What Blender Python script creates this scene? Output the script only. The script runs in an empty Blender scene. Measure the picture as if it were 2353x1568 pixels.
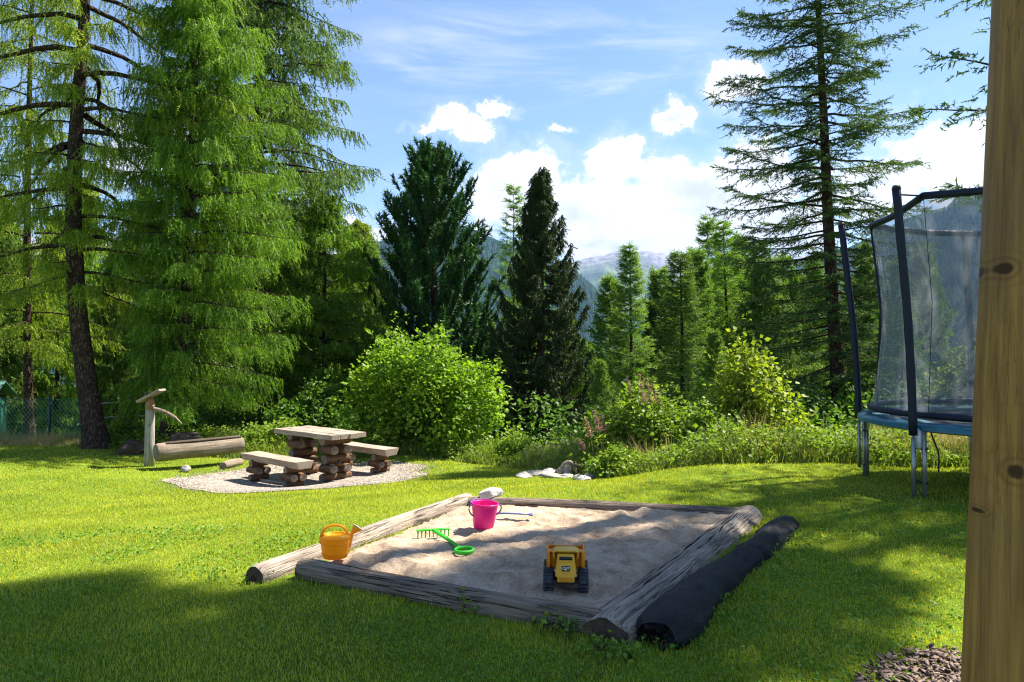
import bpy, math, random
import numpy as np
from mathutils import Vector, Matrix, noise
R = math.radians
SC = bpy.context.scene
COL = SC.collection
EYE = 1.6                 # camera height above the zero level of the garden
F = 1700.0; CX = 1176.0; HY = 815.0     # focal length, centre column and horizon row of the photograph (2353 px wide)

# ---------------------------------------------------------------- camera
cam = bpy.data.cameras.new("camera"); camo = bpy.data.objects.new("camera", cam); COL.objects.link(camo)
cam.sensor_width = 36; cam.lens = 36 * F / 2353.0; cam.clip_start = 0.05; cam.clip_end = 40000
camo.location = (0, 0, EYE); camo.rotation_euler = (R(90 + 1.04), 0, 0)
SC.camera = camo
# ---------------------------------------------------------------- exposure
SC.view_settings.view_transform = 'Standard'; SC.view_settings.look = 'None'
SC.view_settings.exposure = 1.6; SC.view_settings.gamma = 1.0
SC.cycles.max_bounces = 6; SC.cycles.transparent_max_bounces = 12; SC.cycles.diffuse_bounces = 3
SC.cycles.transmission_bounces = 4; SC.cycles.glossy_bounces = 2; SC.cycles.volume_bounces = 0
SC.cycles.filter_width = 1.15; SC.cycles.use_denoising = True; SC.cycles.denoising_prefilter = 'NONE'; SC.cycles.caustics_reflective = False; SC.cycles.caustics_refractive = False
# ---------------------------------------------------------------- sun
AZ = R(58); EL = R(55)       # sun to the right of and beyond the garden
sdir = Vector((math.sin(AZ) * math.cos(EL), math.cos(AZ) * math.cos(EL), math.sin(EL)))
sl = bpy.data.lights.new("sun", 'SUN'); sl.energy = 5.0; sl.angle = R(0.5); sl.color = (1.0, .945, .85)
so = bpy.data.objects.new("sun", sl); COL.objects.link(so)
so.rotation_euler = (-sdir).to_track_quat('-Z', 'Y').to_euler(); so.location = (20, 15, 40)

# ---------------------------------------------------------------- node helpers
class NT:
    def __init__(s, nt): s.nt = nt; s.n = nt.nodes; s.l = nt.links
    def new(s, t, **k):
        n = s.n.new(t)
        for a, b in k.items(): setattr(n, a, b)
        return n
    def put(s, sock, v):
        if isinstance(v, bpy.types.NodeSocket): s.l.new(v, sock)
        elif v is not None: sock.default_value = v
    def math(s, op, a, b=None, c=None, clamp=False):
        n = s.new('ShaderNodeMath', operation=op); n.use_clamp = clamp
        s.put(n.inputs[0], a)
        if b is not None: s.put(n.inputs[1], b)
        if c is not None: s.put(n.inputs[2], c)
        return n.outputs[0]
    def noise(s, vec, scale, detail=4, rough=.55, dist=0.0, out=0):
        n = s.new('ShaderNodeTexNoise'); s.put(n.inputs['Vector'], vec)
        n.inputs['Scale'].default_value = scale; n.inputs['Detail'].default_value = detail
        n.inputs['Roughness'].default_value = rough; n.inputs['Distortion'].default_value = dist
        return n.outputs[out]
    def scale(s, vec, sc, loc=(0, 0, 0)):
        n = s.new('ShaderNodeMapping'); s.put(n.inputs['Vector'], vec)
        n.inputs['Scale'].default_value = sc; n.inputs['Location'].default_value = loc
        return n.outputs[0]
    def ramp(s, fac, stops, interp='LINEAR'):
        n = s.new('ShaderNodeValToRGB'); s.put(n.inputs[0], fac); e = n.color_ramp.elements
        n.color_ramp.interpolation = interp
        while len(e) < len(stops): e.new(.5)
        for i, (p, c) in enumerate(stops):
            e[i].position = p; e[i].color = tuple(c) + (1,) if len(c) == 3 else c
        return n.outputs[0]
    def mix(s, fac, a, b, mode='MIX'):
        n = s.new('ShaderNodeMix', data_type='RGBA', blend_type=mode)
        s.put(n.inputs[0], fac); A, B = n.inputs[6], n.inputs[7]
        s.put(A, a if isinstance(a, bpy.types.NodeSocket) else tuple(a) + (1,))
        s.put(B, b if isinstance(b, bpy.types.NodeSocket) else tuple(b) + (1,))
        return n.outputs[2]
    def remap(s, v, a, b, c=0.0, d=1.0, smooth=False):
        n = s.new('ShaderNodeMapRange'); s.put(n.inputs[0], v)
        if smooth: n.interpolation_type = 'SMOOTHSTEP'
        for i, x in enumerate((a, b, c, d)): n.inputs[i + 1].default_value = x
        return n.outputs[0]

# ---------------------------------------------------------------- sky and clouds (all laid out by direction)
W = bpy.data.worlds.new("World"); SC.world = W; W.use_nodes = True; W.cycles.sampling_method = 'MANUAL'; W.cycles.sample_map_resolution = 512
t = NT(W.node_tree); t.n.clear()
sky = t.new('ShaderNodeTexSky', sky_type='NISHITA'); sky.sun_disc = False
sky.sun_elevation = EL; sky.sun_rotation = AZ; sky.altitude = 1500; sky.air_density = 1.1; sky.dust_density = .2; sky.ozone_density = 3.0
tc = t.new('ShaderNodeTexCoord').outputs['Generated']
sx = t.new('ShaderNodeSeparateXYZ'); t.put(sx.inputs[0], tc)
az = t.math('ARCTAN2', sx.outputs[0], sx.outputs[1]); el = t.math('ARCSINE', sx.outputs[2])
def sky_ang(px, py):
    a = math.atan((px - CX) / F); return a, math.atan((HY - py) / F * math.cos(a))
BL = [(1035, 278, 72, 38), (1080, 292, 55, 36), (1135, 246, 50, 20), (975, 298, 45, 16), (1556, 274, 46, 32), (1285, 298, 36, 13),
      (1690, 185, 70, 55), (1140, 430, 90, 60), (1240, 415, 120, 78), (1395, 385, 90, 85), (1440, 345, 50, 42),
      (1320, 480, 260, 115), (1590, 470, 190, 100), (1745, 400, 150, 90), (1400, 565, 330, 45), (1800, 520, 200, 60),
      (2010, 440, 190, 80), (2200, 380, 190, 110),
      (100, 655, 420, 75), (760, 560, 220, 60), (-700, 500, 600, 130), (3000, 450, 500, 170), (330, 350, 150, 60)]
aev = t.new('ShaderNodeCombineXYZ'); t.put(aev.inputs[0], az); t.put(aev.inputs[1], el)
wv = t.new('ShaderNodeVectorMath', operation='MULTIPLY_ADD'); t.put(wv.inputs[0], t.noise(tc, 19.0, 6, .68, 0, 1)); wv.inputs[1].default_value = (.085, .075, 0); t.put(wv.inputs[2], aev.outputs[0])
wv2 = t.new('ShaderNodeVectorMath', operation='SUBTRACT'); t.put(wv2.inputs[0], wv.outputs[0]); wv2.inputs[1].default_value = (.0425, .0375, 0); aev = wv2
fld = None
for (px, py, rx, ry) in BL:
    a, e = sky_ang(px, py); k = max(math.cos(a) ** 2, .3)
    q = F / rx / k, F / ry / math.sqrt(k)
    mp = t.new('ShaderNodeMapping'); t.put(mp.inputs[0], aev.outputs[0]); mp.inputs['Scale'].default_value = (q[0], q[1], 1); mp.inputs['Location'].default_value = (-a * q[0], -e * q[1], 0)
    v = t.new('ShaderNodeVectorMath', operation='LENGTH'); t.put(v.inputs[0], mp.outputs[0]); v = v.outputs['Value']
    fld = v if fld is None else t.math('SMOOTH_MIN', fld, v, .2)
fld = t.math('MULTIPLY', t.math('SUBTRACT', 1.0, fld), 1.6)
fld = t.math('MAXIMUM', fld, -2.0)
n1 = t.noise(tc, 11.0, 5, .62)
n2 = t.noise(t.scale(tc, (1, 1, 1.6), (3, 1, 7)), 34.0, 3, .6)
f2 = t.math('ADD', fld, t.math('MULTIPLY', t.math('SUBTRACT', n1, .5), 3.4))
f2 = t.math('ADD', f2, t.math('MULTIPLY', t.math('SUBTRACT', n2, .5), 1.5))
mask = t.remap(f2, .0, .62, 0, 1, True)
soft = t.remap(f2, -.8, .3, 0, .22, True)
# thin high streaks
ci = t.noise(t.scale(tc, (1.2, 1.2, 7.0), (0, 2, 0)), 2.6, 5, .62, .6)
ca, ce = sky_ang(1230, 135)
cx_ = t.math('MULTIPLY', t.math('SUBTRACT', az, ca), F / 420); cy_ = t.math('MULTIPLY', t.math('SUBTRACT', el, ce), F / 105)
cm = t.math('SUBTRACT', 1.0, t.math('ADD', t.math('MULTIPLY', cx_, cx_), t.math('MULTIPLY', cy_, cy_)))
cir = t.math('MULTIPLY', t.remap(ci, .44, .74, 0, .6, True), t.remap(cm, -.5, .8, .15, 1, True))
cov = t.math('MAXIMUM', t.math('MAXIMUM', mask, soft), cir, clamp=True)
up = t.remap(sx.outputs[2], -.02, .04, 0, 1)
cov = t.math('MULTIPLY', cov, up)
# cloud tone: white tops and faintly violet grey undersides
n3 = t.noise(t.scale(tc, (1, 1, 2.2), (1, 5, 2)), 7.0, 3, .55)
shade = t.math('MULTIPLY', t.remap(f2, .7, 1.7, 0, 1, True), t.remap(n3, .40, .64, 0, .8, True))
ccol = t.mix(shade, (1.0, 1.0, 1.0), (.62, .66, .76))
bg1 = t.new('ShaderNodeBackground'); t.put(bg1.inputs[0], sky.outputs[0]); bg1.inputs[1].default_value = .068
bg2 = t.new('ShaderNodeBackground'); t.put(bg2.inputs[0], ccol); bg2.inputs[1].default_value = .42
ms = t.new('ShaderNodeMixShader'); t.put(ms.inputs[0], cov); t.l.new(bg1.outputs[0], ms.inputs[1]); t.l.new(bg2.outputs[0], ms.inputs[2])
wo = t.new('ShaderNodeOutputWorld'); t.l.new(ms.outputs[0], wo.inputs[0])

# ---------------------------------------------------------------- objects
def tag(o, label=None, cat=None, group=None, kind=None):
    if label: o['label'] = label
    if cat: o['category'] = cat
    if group: o['group'] = group
    if kind: o['kind'] = kind
    return o
def empty(name, loc=(0, 0, 0), rz=0.0, label=None, cat=None, group=None):
    o = bpy.data.objects.new(name, None); o.empty_display_size = .1; COL.objects.link(o)
    o.location = loc; o.rotation_euler = (0, 0, rz); return tag(o, label, cat, group)
def copy_tree(o, parent=None):
    c = o.copy(); COL.objects.link(c); c.parent = parent
    for ch in list(o.children): copy_tree(ch, c)
    return c
class MB:
    def __init__(s): s.v = []; s.f = []; s.n = 0
    def add(s, v, f):
        v = np.asarray(v, float).reshape(-1, 3)
        if isinstance(f, np.ndarray): s.f.append(f.astype(np.int64) + s.n)
        else:
            by = {}
            for q in f: by.setdefault(len(q), []).append(q)
            for k, q in by.items(): s.f.append(np.array(q, np.int64) + s.n)
        s.v.append(v); s.n += len(v); return s
    def box(s, c, size, rot=None):
        x, y, z = [k / 2 for k in size]
        v = np.array([(-x, -y, -z), (x, -y, -z), (x, y, -z), (-x, y, -z), (-x, -y, z), (x, -y, z), (x, y, z), (-x, y, z)])
        if rot is not None: v = v @ np.array(rot.to_3x3() if hasattr(rot, 'to_3x3') else rot).T
        return s.add(v + np.array(c), [(0, 3, 2, 1), (4, 5, 6, 7), (0, 1, 5, 4), (1, 2, 6, 5), (2, 3, 7, 6), (3, 0, 4, 7)])
    def tube(s, path, rad, n=8, caps=True, flat=1.0):
        p = np.asarray(path, float); m = len(p)
        rad = np.full(m, rad) if np.isscalar(rad) else np.asarray(rad, float)
        tan = np.gradient(p, axis=0); tan /= np.maximum(np.linalg.norm(tan, axis=1, keepdims=True), 1e-9)
        ref = np.array((0, 0, 1.0)) if abs(tan[0][2]) < .9 else np.array((0, 1.0, 0))
        a = np.cross(tan, ref); a /= np.maximum(np.linalg.norm(a, axis=1, keepdims=True), 1e-9); b = np.cross(a, tan)
        th = np.linspace(0, 2 * math.pi, n, endpoint=False)
        v = p[:, None] + rad[:, None, None] * (np.cos(th)[None, :, None] * a[:, None] + flat * np.sin(th)[None, :, None] * b[:, None])
        i = np.arange(m - 1)[:, None] * n; j = np.arange(n)[None]; k = (j + 1) % n
        f = np.stack([i + j, i + k, i + n + k, i + n + j], -1).reshape(-1, 4)
        base = s.n; s.add(v.reshape(-1, 3), f)
        if caps:
            s.f.append(np.array([list(range(n))[::-1]]) + base); s.f.append(np.array([list(range(n))]) + base + (m - 1) * n)
        return s
    def lathe(s, prof, n=24, c=(0, 0, 0), sx=1.0, sy=1.0):
        th = np.linspace(0, 2 * math.pi, n, endpoint=False); pr = np.array(prof, float); m = len(pr)
        v = np.stack([pr[:, 0:1] * np.cos(th) * sx, pr[:, 0:1] * np.sin(th) * sy, np.repeat(pr[:, 1:2], n, 1)], -1) + np.array(c)
        i = np.arange(m - 1)[:, None] * n; j = np.arange(n)[None]; k = (j + 1) % n
        return s.add(v.reshape(-1, 3), np.stack([i + j, i + k, i + n + k, i + n + j], -1).reshape(-1, 4))
    def prism(s, poly, x0, x1, axis='x'):
        n = len(poly); v = []
        for x in (x0, x1):
            for a, b in poly: v.append((x, a, b) if axis == 'x' else (a, x, b))
        f = [tuple(range(n))[::-1], tuple(range(n, 2 * n))] + [(i, (i + 1) % n, n + (i + 1) % n, n + i) for i in range(n)]
        return s.add(v, f)
    def grid(s, V):
        a, b = V.shape[:2]; i = np.arange(a - 1)[:, None] * b; j = np.arange(b - 1)[None]
        return s.add(V.reshape(-1, 3), np.stack([i + j, i + j + 1, i + b + j + 1, i + b + j], -1).reshape(-1, 4))
    def build(s, name, mat, parent=None, smooth=True, bevel=0, loc=None, rot=None):
        me = bpy.data.meshes.new(name); V = np.concatenate(s.v).astype(np.float32)
        me.vertices.add(len(V)); me.vertices.foreach_set('co', V.ravel())
        nl = sum(f.size for f in s.f); nf = sum(len(f) for f in s.f)
        me.loops.add(nl); me.polygons.add(nf)
        me.loops.foreach_set('vertex_index', np.concatenate([f.ravel() for f in s.f]).astype(np.int32))
        tot = np.concatenate([np.full(len(f), f.shape[1]) for f in s.f]); st = np.concatenate([[0], np.cumsum(tot)[:-1]])
        me.polygons.foreach_set('loop_start', st.astype(np.int32))
        me.update(calc_edges=True)
        if smooth: me.polygons.foreach_set('use_smooth', np.ones(nf, bool))
        me.materials.append(mat)
        o = bpy.data.objects.new(name, me); COL.objects.link(o)
        if parent: o.parent = parent
        if loc is not None: o.location = loc
        if rot is not None: o.rotation_euler = rot
        if bevel:
            m = o.modifiers.new('bevel', 'BEVEL'); m.width = bevel; m.segments = 2; m.limit_method = 'ANGLE'; m.angle_limit = R(40)
        return o
def smooth_path(pts, n):
    p = np.array(pts, float); d = np.concatenate([[0], np.cumsum(np.linalg.norm(np.diff(p, axis=0), axis=1))])
    tt = np.linspace(0, d[-1], n); q = np.stack([np.interp(tt, d, p[:, k]) for k in range(3)], 1)
    for _ in range(2): q[1:-1] = (q[:-2] + 2 * q[1:-1] + q[2:]) / 4
    return q
def unit(a): return a / np.maximum(np.linalg.norm(a, axis=-1, keepdims=True), 1e-9)

# ---------------------------------------------------------------- placing: column/row of the photograph at a distance -> metres
def P(px, py, d): return np.array(((px - CX) / F * d, d, EYE + (HY - py) / F * d))
# lie of the land: (x, distance, metres below the eye)
CP = [(-2.3, 3.2, 1.40), (0, 3.2, 1.38), (2.2, 3.0, 1.34), (-1.3, 4.4, 1.33), (.5, 3.5, 1.34), (2, 5.9, 1.30), (-.3, 6.3, 1.33), (-3.2, 4.8, 1.42),
      (-5.2, 7.5, 1.7), (-2.5, 8, 1.60), (0, 8, 1.46), (3.72, 6.67, 1.29), (3.95, 8.3, 1.38), (2.77, 8.9, 1.31), (4.1, 9, 1.35), (1.8, 9.2, 1.46), (1.15, 9.4, 1.60),
      (.6, 10.5, 1.72), (-.58, 13, 1.95), (-3.24, 12.3, 2.1), (-3.6, 10.6, 1.96), (-6.6, 13.5, 2.0), (-8.4, 15, 1.9), (-11.5, 17, 2.05), (-1.97, 14.8, 2.0), (-8.1, 11.8, 1.87),
      (2.9, 10.6, 1.75), (4.6, 11, 1.8), (7, 16, 2.3), (7, 8, 1.3), (10, 8.5, 1.3), (-2, 20, 3.6), (3, 19, 4.2), (-10, 24, 3.2), (9, 24, 4.8), (0, 30, 8.5), (-20, 30, 5), (22, 28, 6),
      (0, 0, 1.4), (0, -12, 1.3), (12, 0, 1.25), (-12, 0, 1.7), (-14, 12, 2.0), (16, 12, 1.6), (-30, 0, 2.2), (30, 0, 1.5), (0, 50, 17), (-40, 45, 12), (40, 45, 15), (-30, -30, 1.5), (30, -30, 1.2)]
CPa = np.array(CP); _p = CPa[:, :2]; _z = EYE - CPa[:, 2]
def _U(r2): return np.where(r2 > 1e-12, r2 * np.log(np.maximum(r2, 1e-12)), 0)
_n = len(CP); _K = _U(((_p[:, None] - _p[None]) ** 2).sum(-1)) + np.eye(_n) * .02
_A = np.zeros((_n + 3, _n + 3)); _A[:_n, :_n] = _K; _A[:_n, _n] = 1; _A[:_n, _n + 1:] = _p; _A[_n, :_n] = 1; _A[_n + 1:, :_n] = _p.T
_w = np.linalg.solve(_A, np.concatenate([_z, [0, 0, 0]]))
def gz(x, y):
    x = np.asarray(x, float); y = np.asarray(y, float); sh = x.shape; q = np.stack([x.ravel(), y.ravel()], 1)
    out = np.empty(len(q))
    for i in range(0, len(q), 20000):
        c = q[i:i + 20000]; out[i:i + 20000] = _U(((c[:, None] - _p[None]) ** 2).sum(-1)) @ _w[:_n] + _w[_n] + c @ _w[_n + 1:]
    return out.reshape(sh) if sh else float(out[0])
def G(px, d, dz=0.0):
    x = (px - CX) / F * d; return np.array((x, d, gz(x, d) + dz))
# ---------------------------------------------------------------- materials
POST_AT = (float(P(2193, 1600, 1.30)[0]) + .092 * 1.2, 1.30, float(gz(1.1, 1.30)))
def newmat(name):
    m = bpy.data.materials.new(name); m.use_nodes = True; t = NT(m.node_tree); t.n.clear()
    out = t.new('ShaderNodeOutputMaterial'); return m, t, out
def bsdf(t, col, rough=.7, spec=.3, metal=0, normal=None):
    b = t.new('ShaderNodeBsdfPrincipled'); t.put(b.inputs['Base Color'], col if isinstance(col, bpy.types.NodeSocket) else tuple(col) + (1,))
    t.put(b.inputs['Roughness'], rough); b.inputs['Specular IOR Level'].default_value = spec; b.inputs['Metallic'].default_value = metal
    if normal is not None: t.put(b.inputs['Normal'], normal)
    return b
def bump(t, h, strength=.4, dist=.01):
    n = t.new('ShaderNodeBump'); n.inputs['Strength'].default_value = strength; n.inputs['Distance'].default_value = dist; t.put(n.inputs['Height'], h); return n.outputs[0]
def objco(t): return t.new('ShaderNodeTexCoord').outputs['Object']
def plain(name, col, rough=.5, spec=.4, metal=0, var=.15, sc=12, bmp=.0):
    m, t, out = newmat(name); oc = objco(t); n = t.noise(oc, sc, 5)
    c = t.mix(n, [k * (1 - var) for k in col], [min(1, k * (1 + var)) for k in col])
    b = bsdf(t, c, rough, spec, metal, bump(t, n, bmp, .01) if bmp else None); t.l.new(b.outputs[0], out.inputs[0]); return m
def leafmat(name, c1, c2, trans=.45, tcol=None, big=.6, rough=.55, spec=.25, straw=0):
    """foliage: colour differs leaf by leaf and in drifts; light passes through it"""
    m, t, out = newmat(name)
    g = t.new('ShaderNodeNewGeometry'); rnd = g.outputs['Random Per Island']; oc = objco(t)
    n = t.remap(t.noise(oc, big, 3), .35, .65)
    f = t.math('ADD', t.math('MULTIPLY', rnd, .65), t.math('MULTIPLY', n, .35))
    c = t.mix(f, c1, c2)
    if straw: c = t.mix(t.remap(t.math('FRACT', t.math('MULTIPLY', rnd, 17.3)), 1 - straw * 1.05, 1 - straw, 0, .8), c, (.62, .50, .20))
    b = bsdf(t, c, rough, spec)
    tr = t.new('ShaderNodeBsdfTranslucent')
    tc2 = t.mix(1.0, c, tcol or (1.15, 1.25, .45), 'MULTIPLY'); t.put(tr.inputs[0], tc2)
    mx = t.new('ShaderNodeMixShader'); mx.inputs[0].default_value = trans; t.l.new(b.outputs[0], mx.inputs[1]); t.l.new(tr.outputs[0], mx.inputs[2])
    t.l.new(mx.outputs[0], out.inputs[0]); return m
def wood(name, c_lo, c_hi, crack=(.02, .016, .013), axis='x', rough=.85, grain=26, along=1.6, crk=.5, knots=False, bmp=.5):
    """grain runs along the object's own axis"""
    m, t, out = newmat(name); oc = objco(t)
    s = {'x': (along, grain, grain), 'z': (grain, grain, along), 'y': (grain, along, grain)}[axis]
    v = t.scale(oc, s); n = t.noise(v, 1.6, 8, .65, .4)
    c = t.ramp(t.remap(n, .3, .7), [(0, c_lo), (.5, [(a + b) / 2 for a, b in zip(c_lo, c_hi)]), (1, c_hi)])
    big = t.noise(oc, 2.2, 4); c = t.mix(t.remap(big, .35, .65, .0, .55), c, t.mix(.5, c_lo, (.16, .14, .12)))
    s2 = tuple(k * (1.0 if k > along else .35) for k in s)
    n2 = t.noise(t.scale(oc, s2, (3, 4, 5)), 2.0, 4, .6, .2)
    ck = t.math('ABSOLUTE', t.math('SUBTRACT', n2, .5)); ck = t.math('MULTIPLY', t.remap(ck, .0, .02, crk, 0), t.remap(t.noise(oc, 1.7, 2), .45, .6, 0, 1))
    c = t.mix(ck, c, crack)
    h = t.math('SUBTRACT', n, t.math('MULTIPLY', ck, 1.5))
    if knots:
        for (kx, ky, kr) in knots:      # grain swirls round a few dark knots
            q = P(kx, ky, 1.235) - np.array(POST_AT); s_ = t.new('ShaderNodeVectorMath', operation='SUBTRACT'); t.put(s_.inputs[0], oc); s_.inputs[1].default_value = tuple(q)
            l_ = t.new('ShaderNodeVectorMath', operation='LENGTH'); t.put(l_.inputs[0], t.scale(s_.outputs[0], (1, 0, .62))); dk = l_.outputs['Value']
            dk = t.math('ADD', dk, t.math('MULTIPLY', t.math('SUBTRACT', n, .5), kr * .5)); rg = t.math('SINE', t.math('MULTIPLY', dk, 5.5 / kr)); hal = t.math('MULTIPLY', t.remap(dk, kr * .8, kr * 3.5, 1, 0, True), t.remap(rg, -.2, 1, 0, .55))
            c = t.mix(hal, c, (.16, .06, .014)); c = t.mix(t.remap(dk, kr * .55, kr * .95, .95, 0, True), c, (.045, .018, .007))
    b = bsdf(t, c, rough, .25, 0, bump(t, h, bmp, .02)); t.l.new(b.outputs[0], out.inputs[0]); return m

M = {}
M['bark'] = None
def barkmat(name, lo, hi):
    m, t, out = newmat(name); oc = objco(t)
    nd = t.new('ShaderNodeVectorMath', operation='MULTIPLY_ADD'); t.put(nd.inputs[0], t.noise(oc, 6, 3, .6, 0, 1)); nd.inputs[1].default_value = (.12, .12, .35); t.put(nd.inputs[2], oc)
    v = t.new('ShaderNodeTexVoronoi'); v.feature = 'DISTANCE_TO_EDGE'; t.put(v.inputs['Vector'], t.scale(nd.outputs[0], (26, 26, 6))); v.inputs['Scale'].default_value = 1.0
    n = t.noise(oc, 9, 7, .65); f = t.math('ADD', t.math('MULTIPLY', t.remap(v.outputs['Distance'], 0, .3), .32), t.math('MULTIPLY', n, .75))
    c = t.ramp(f, [(.2, [k * .35 for k in lo]), (.5, lo), (.85, hi)])
    b = bsdf(t, c, .95, .1, 0, bump(t, f, .9, .05)); t.l.new(b.outputs[0], out.inputs[0]); return m
M['bark'] = barkmat('larch_bark', (.055, .034, .025), (.20, .135, .10))
M['bark_grey'] = barkmat('spruce_bark', (.07, .055, .045), (.20, .165, .135))
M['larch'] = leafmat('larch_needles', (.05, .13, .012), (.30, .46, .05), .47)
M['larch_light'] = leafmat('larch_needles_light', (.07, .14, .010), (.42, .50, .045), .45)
M['larch_dark'] = leafmat('larch_needles_dark', (.04, .095, .018), (.21, .31, .055), .42)  # deeper green needle colour for the darker conifers
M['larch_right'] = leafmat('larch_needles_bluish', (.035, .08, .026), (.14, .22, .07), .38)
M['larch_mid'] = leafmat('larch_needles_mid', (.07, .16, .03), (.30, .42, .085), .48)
M['pine'] = leafmat('stone_pine_needles', (.016, .055, .02), (.07, .17, .04), .18)
M['spruce'] = leafmat('spruce_needles', (.015, .036, .014), (.085, .12, .03), .2)
M['bush'] = leafmat('elder_leaves', (.07, .17, .012), (.34, .48, .035), .42)
M['bush_dark'] = leafmat('thicket_leaves', (.04, .10, .014), (.16, .28, .04), .42)
M['bush_yellow'] = leafmat('rowan_leaves', (.12, .18, .015), (.42, .48, .05), .42)
M['weed'] = leafmat('weed_leaves', (.08, .16, .014), (.30, .40, .05), .42)
M['tall'] = leafmat('tall_grass_blades', (.09, .17, .02), (.42, .46, .10), .42)
M['dry'] = leafmat('dry_grass_blades', (.28, .24, .08), (.58, .48, .22), .35, (1.1, 1, .7))
M['lawn'] = leafmat('lawn_blades', (.13, .225, .018), (.64, .64, .09), .46, (1.1, 1.1, .25), .9, .6, .06, .09)
M['clover'] = leafmat('clover_leaves', (.06, .17, .015), (.25, .38, .05), .4)
M['pink'] = leafmat('pink_flower_plumes', (.32, .17, .13), (.58, .40, .32), .4, (1.1, .9, .8))
M['straw'] = leafmat('straw_seed_heads', (.30, .22, .10), (.55, .42, .24), .3, (1, .9, .7))
# ground under the lawn
m, t, out = newmat('lawn_soil'); oc = objco(t)
n = t.noise(oc, 1.3, 6); n2 = t.noise(oc, 28, 6, .7)
c = t.ramp(t.math('ADD', t.math('MULTIPLY', n, .45), t.math('MULTIPLY', n2, .55)), [(.3, (.045, .075, .012)), (.5, (.12, .19, .015)), (.7, (.24, .30, .03))])
t.l.new(bsdf(t, c, .95, .05, 0, bump(t, n2, .7, .03)).outputs[0], out.inputs[0]); M['soil'] = m
m, t, out = newmat('wood_floor'); oc = objco(t); n2 = t.noise(oc, 3, 8, .7)
c = t.ramp(n2, [(.3, (.02, .03, .012)), (.5, (.05, .085, .022)), (.7, (.10, .13, .04))])
t.l.new(bsdf(t, c, .95, .05, 0, bump(t, n2, .8, .1)).outputs[0], out.inputs[0]); M['slope'] = m
# sand
m, t, out = newmat('sand'); oc = objco(t); a = t.noise(oc, 5, 6, .6, .4); b_ = t.noise(oc, 60, 6, .7); g_ = t.noise(oc, 320, 2, .5)
c = t.ramp(t.math('ADD', t.math('MULTIPLY', a, .55), t.math('MULTIPLY', b_, .45)), [(.34, (.18, .125, .08)), (.47, (.41, .30, .20)), (.66, (.64, .50, .37))])
c = t.mix(t.remap(g_, .62, .72, 0, .5), c, (.12, .08, .05))
hh = t.math('ADD', t.math('MULTIPLY', a, .6), t.math('ADD', t.math('MULTIPLY', b_, .35), t.math('MULTIPLY', g_, .12)))
t.l.new(bsdf(t, c, .95, .08, 0, bump(t, hh, .9, .03)).outputs[0], out.inputs[0]); M['sand'] = m
# gravel
m, t, out = newmat('gravel'); oc = objco(t); v = t.new('ShaderNodeTexVoronoi'); t.put(v.inputs['Vector'], oc); v.inputs['Scale'].default_value = 26
n = t.noise(oc, 1.2, 5); sep = t.new('ShaderNodeSeparateColor'); t.put(sep.inputs[0], v.outputs['Color'])
c = t.ramp(sep.outputs[0], [(.0, (.16, .13, .10)), (.5, (.31, .26, .21)), (1, (.46, .39, .33))]); c = t.mix(t.remap(n, .5, .7, 0, .35), c, (.22, .17, .12))
t.l.new(bsdf(t, c, .9, .15, 0, bump(t, t.math('SUBTRACT', 1, v.outputs['Distance']), .8, .03)).outputs[0], out.inputs[0]); M['gravel'] = m
def rockmat(name, lo, hi, moss=0):
    m, t, out = newmat(name); oc = objco(t); n = t.noise(oc, 7, 10, .65, .3); n2 = t.noise(oc, 2, 3)
    c = t.ramp(n, [(.3, lo), (.52, [(a + b) / 2 for a, b in zip(lo, hi)]), (.72, hi)])
    if moss: c = t.mix(t.remap(n2, .5, .6, 0, moss), c, (.08, .12, .02))
    t.l.new(bsdf(t, c, .9, .2, 0, bump(t, n, .8, .03)).outputs[0], out.inputs[0]); return m
M['rock'] = rockmat('grey_stone', (.16, .14, .12), (.62, .58, .52), .5)
M['white_rock'] = rockmat('pale_stone', (.26, .24, .21), (.66, .63, .58))
M['log'] = wood('weathered_log', (.10, .067, .043), (.48, .365, .26), bmp=1.0, crk=.95)
M['log_pale'] = wood('pale_weathered_log', (.17, .125, .085), (.62, .51, .40), bmp=1.0, crk=.95)
M['log_end'] = wood('rotten_log_end', (.03, .02, .012), (.13, .08, .05), grain=8, along=8)
M['trough'] = wood('trough_wood', (.14, .095, .05), (.46, .38, .28), bmp=.5)
M['endgrain'] = wood('cut_end_grain', (.12, .085, .055), (.38, .31, .23), grain=10, along=10)
M['plank'] = wood('grey_plank', (.22, .165, .12), (.52, .42, .33), bmp=.35, crk=.6)
M['brown'] = wood('brown_stained_log', (.05, .03, .018), (.30, .145, .05), bmp=.6, crk=.7)
M['postwood'] = wood('fresh_pine_post', (.18, .060, .009), (.52, .27, .06), (.06, .025, .01), 'z', .6, 42, .9, .7, [(2340, 612, .008), (2335, 1085, .010), (2296, 1190, .004), (2306, 330, .004), (2285, 860, .003)], .3)
M['fountain_post'] = wood('grey_post', (.22, .19, .15), (.52, .48, .42), (.04, .03, .02), 'z')
M['orange_wood'] = wood('rusty_wood', (.22, .10, .03), (.50, .24, .07), (.04, .03, .02), 'z')
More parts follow.
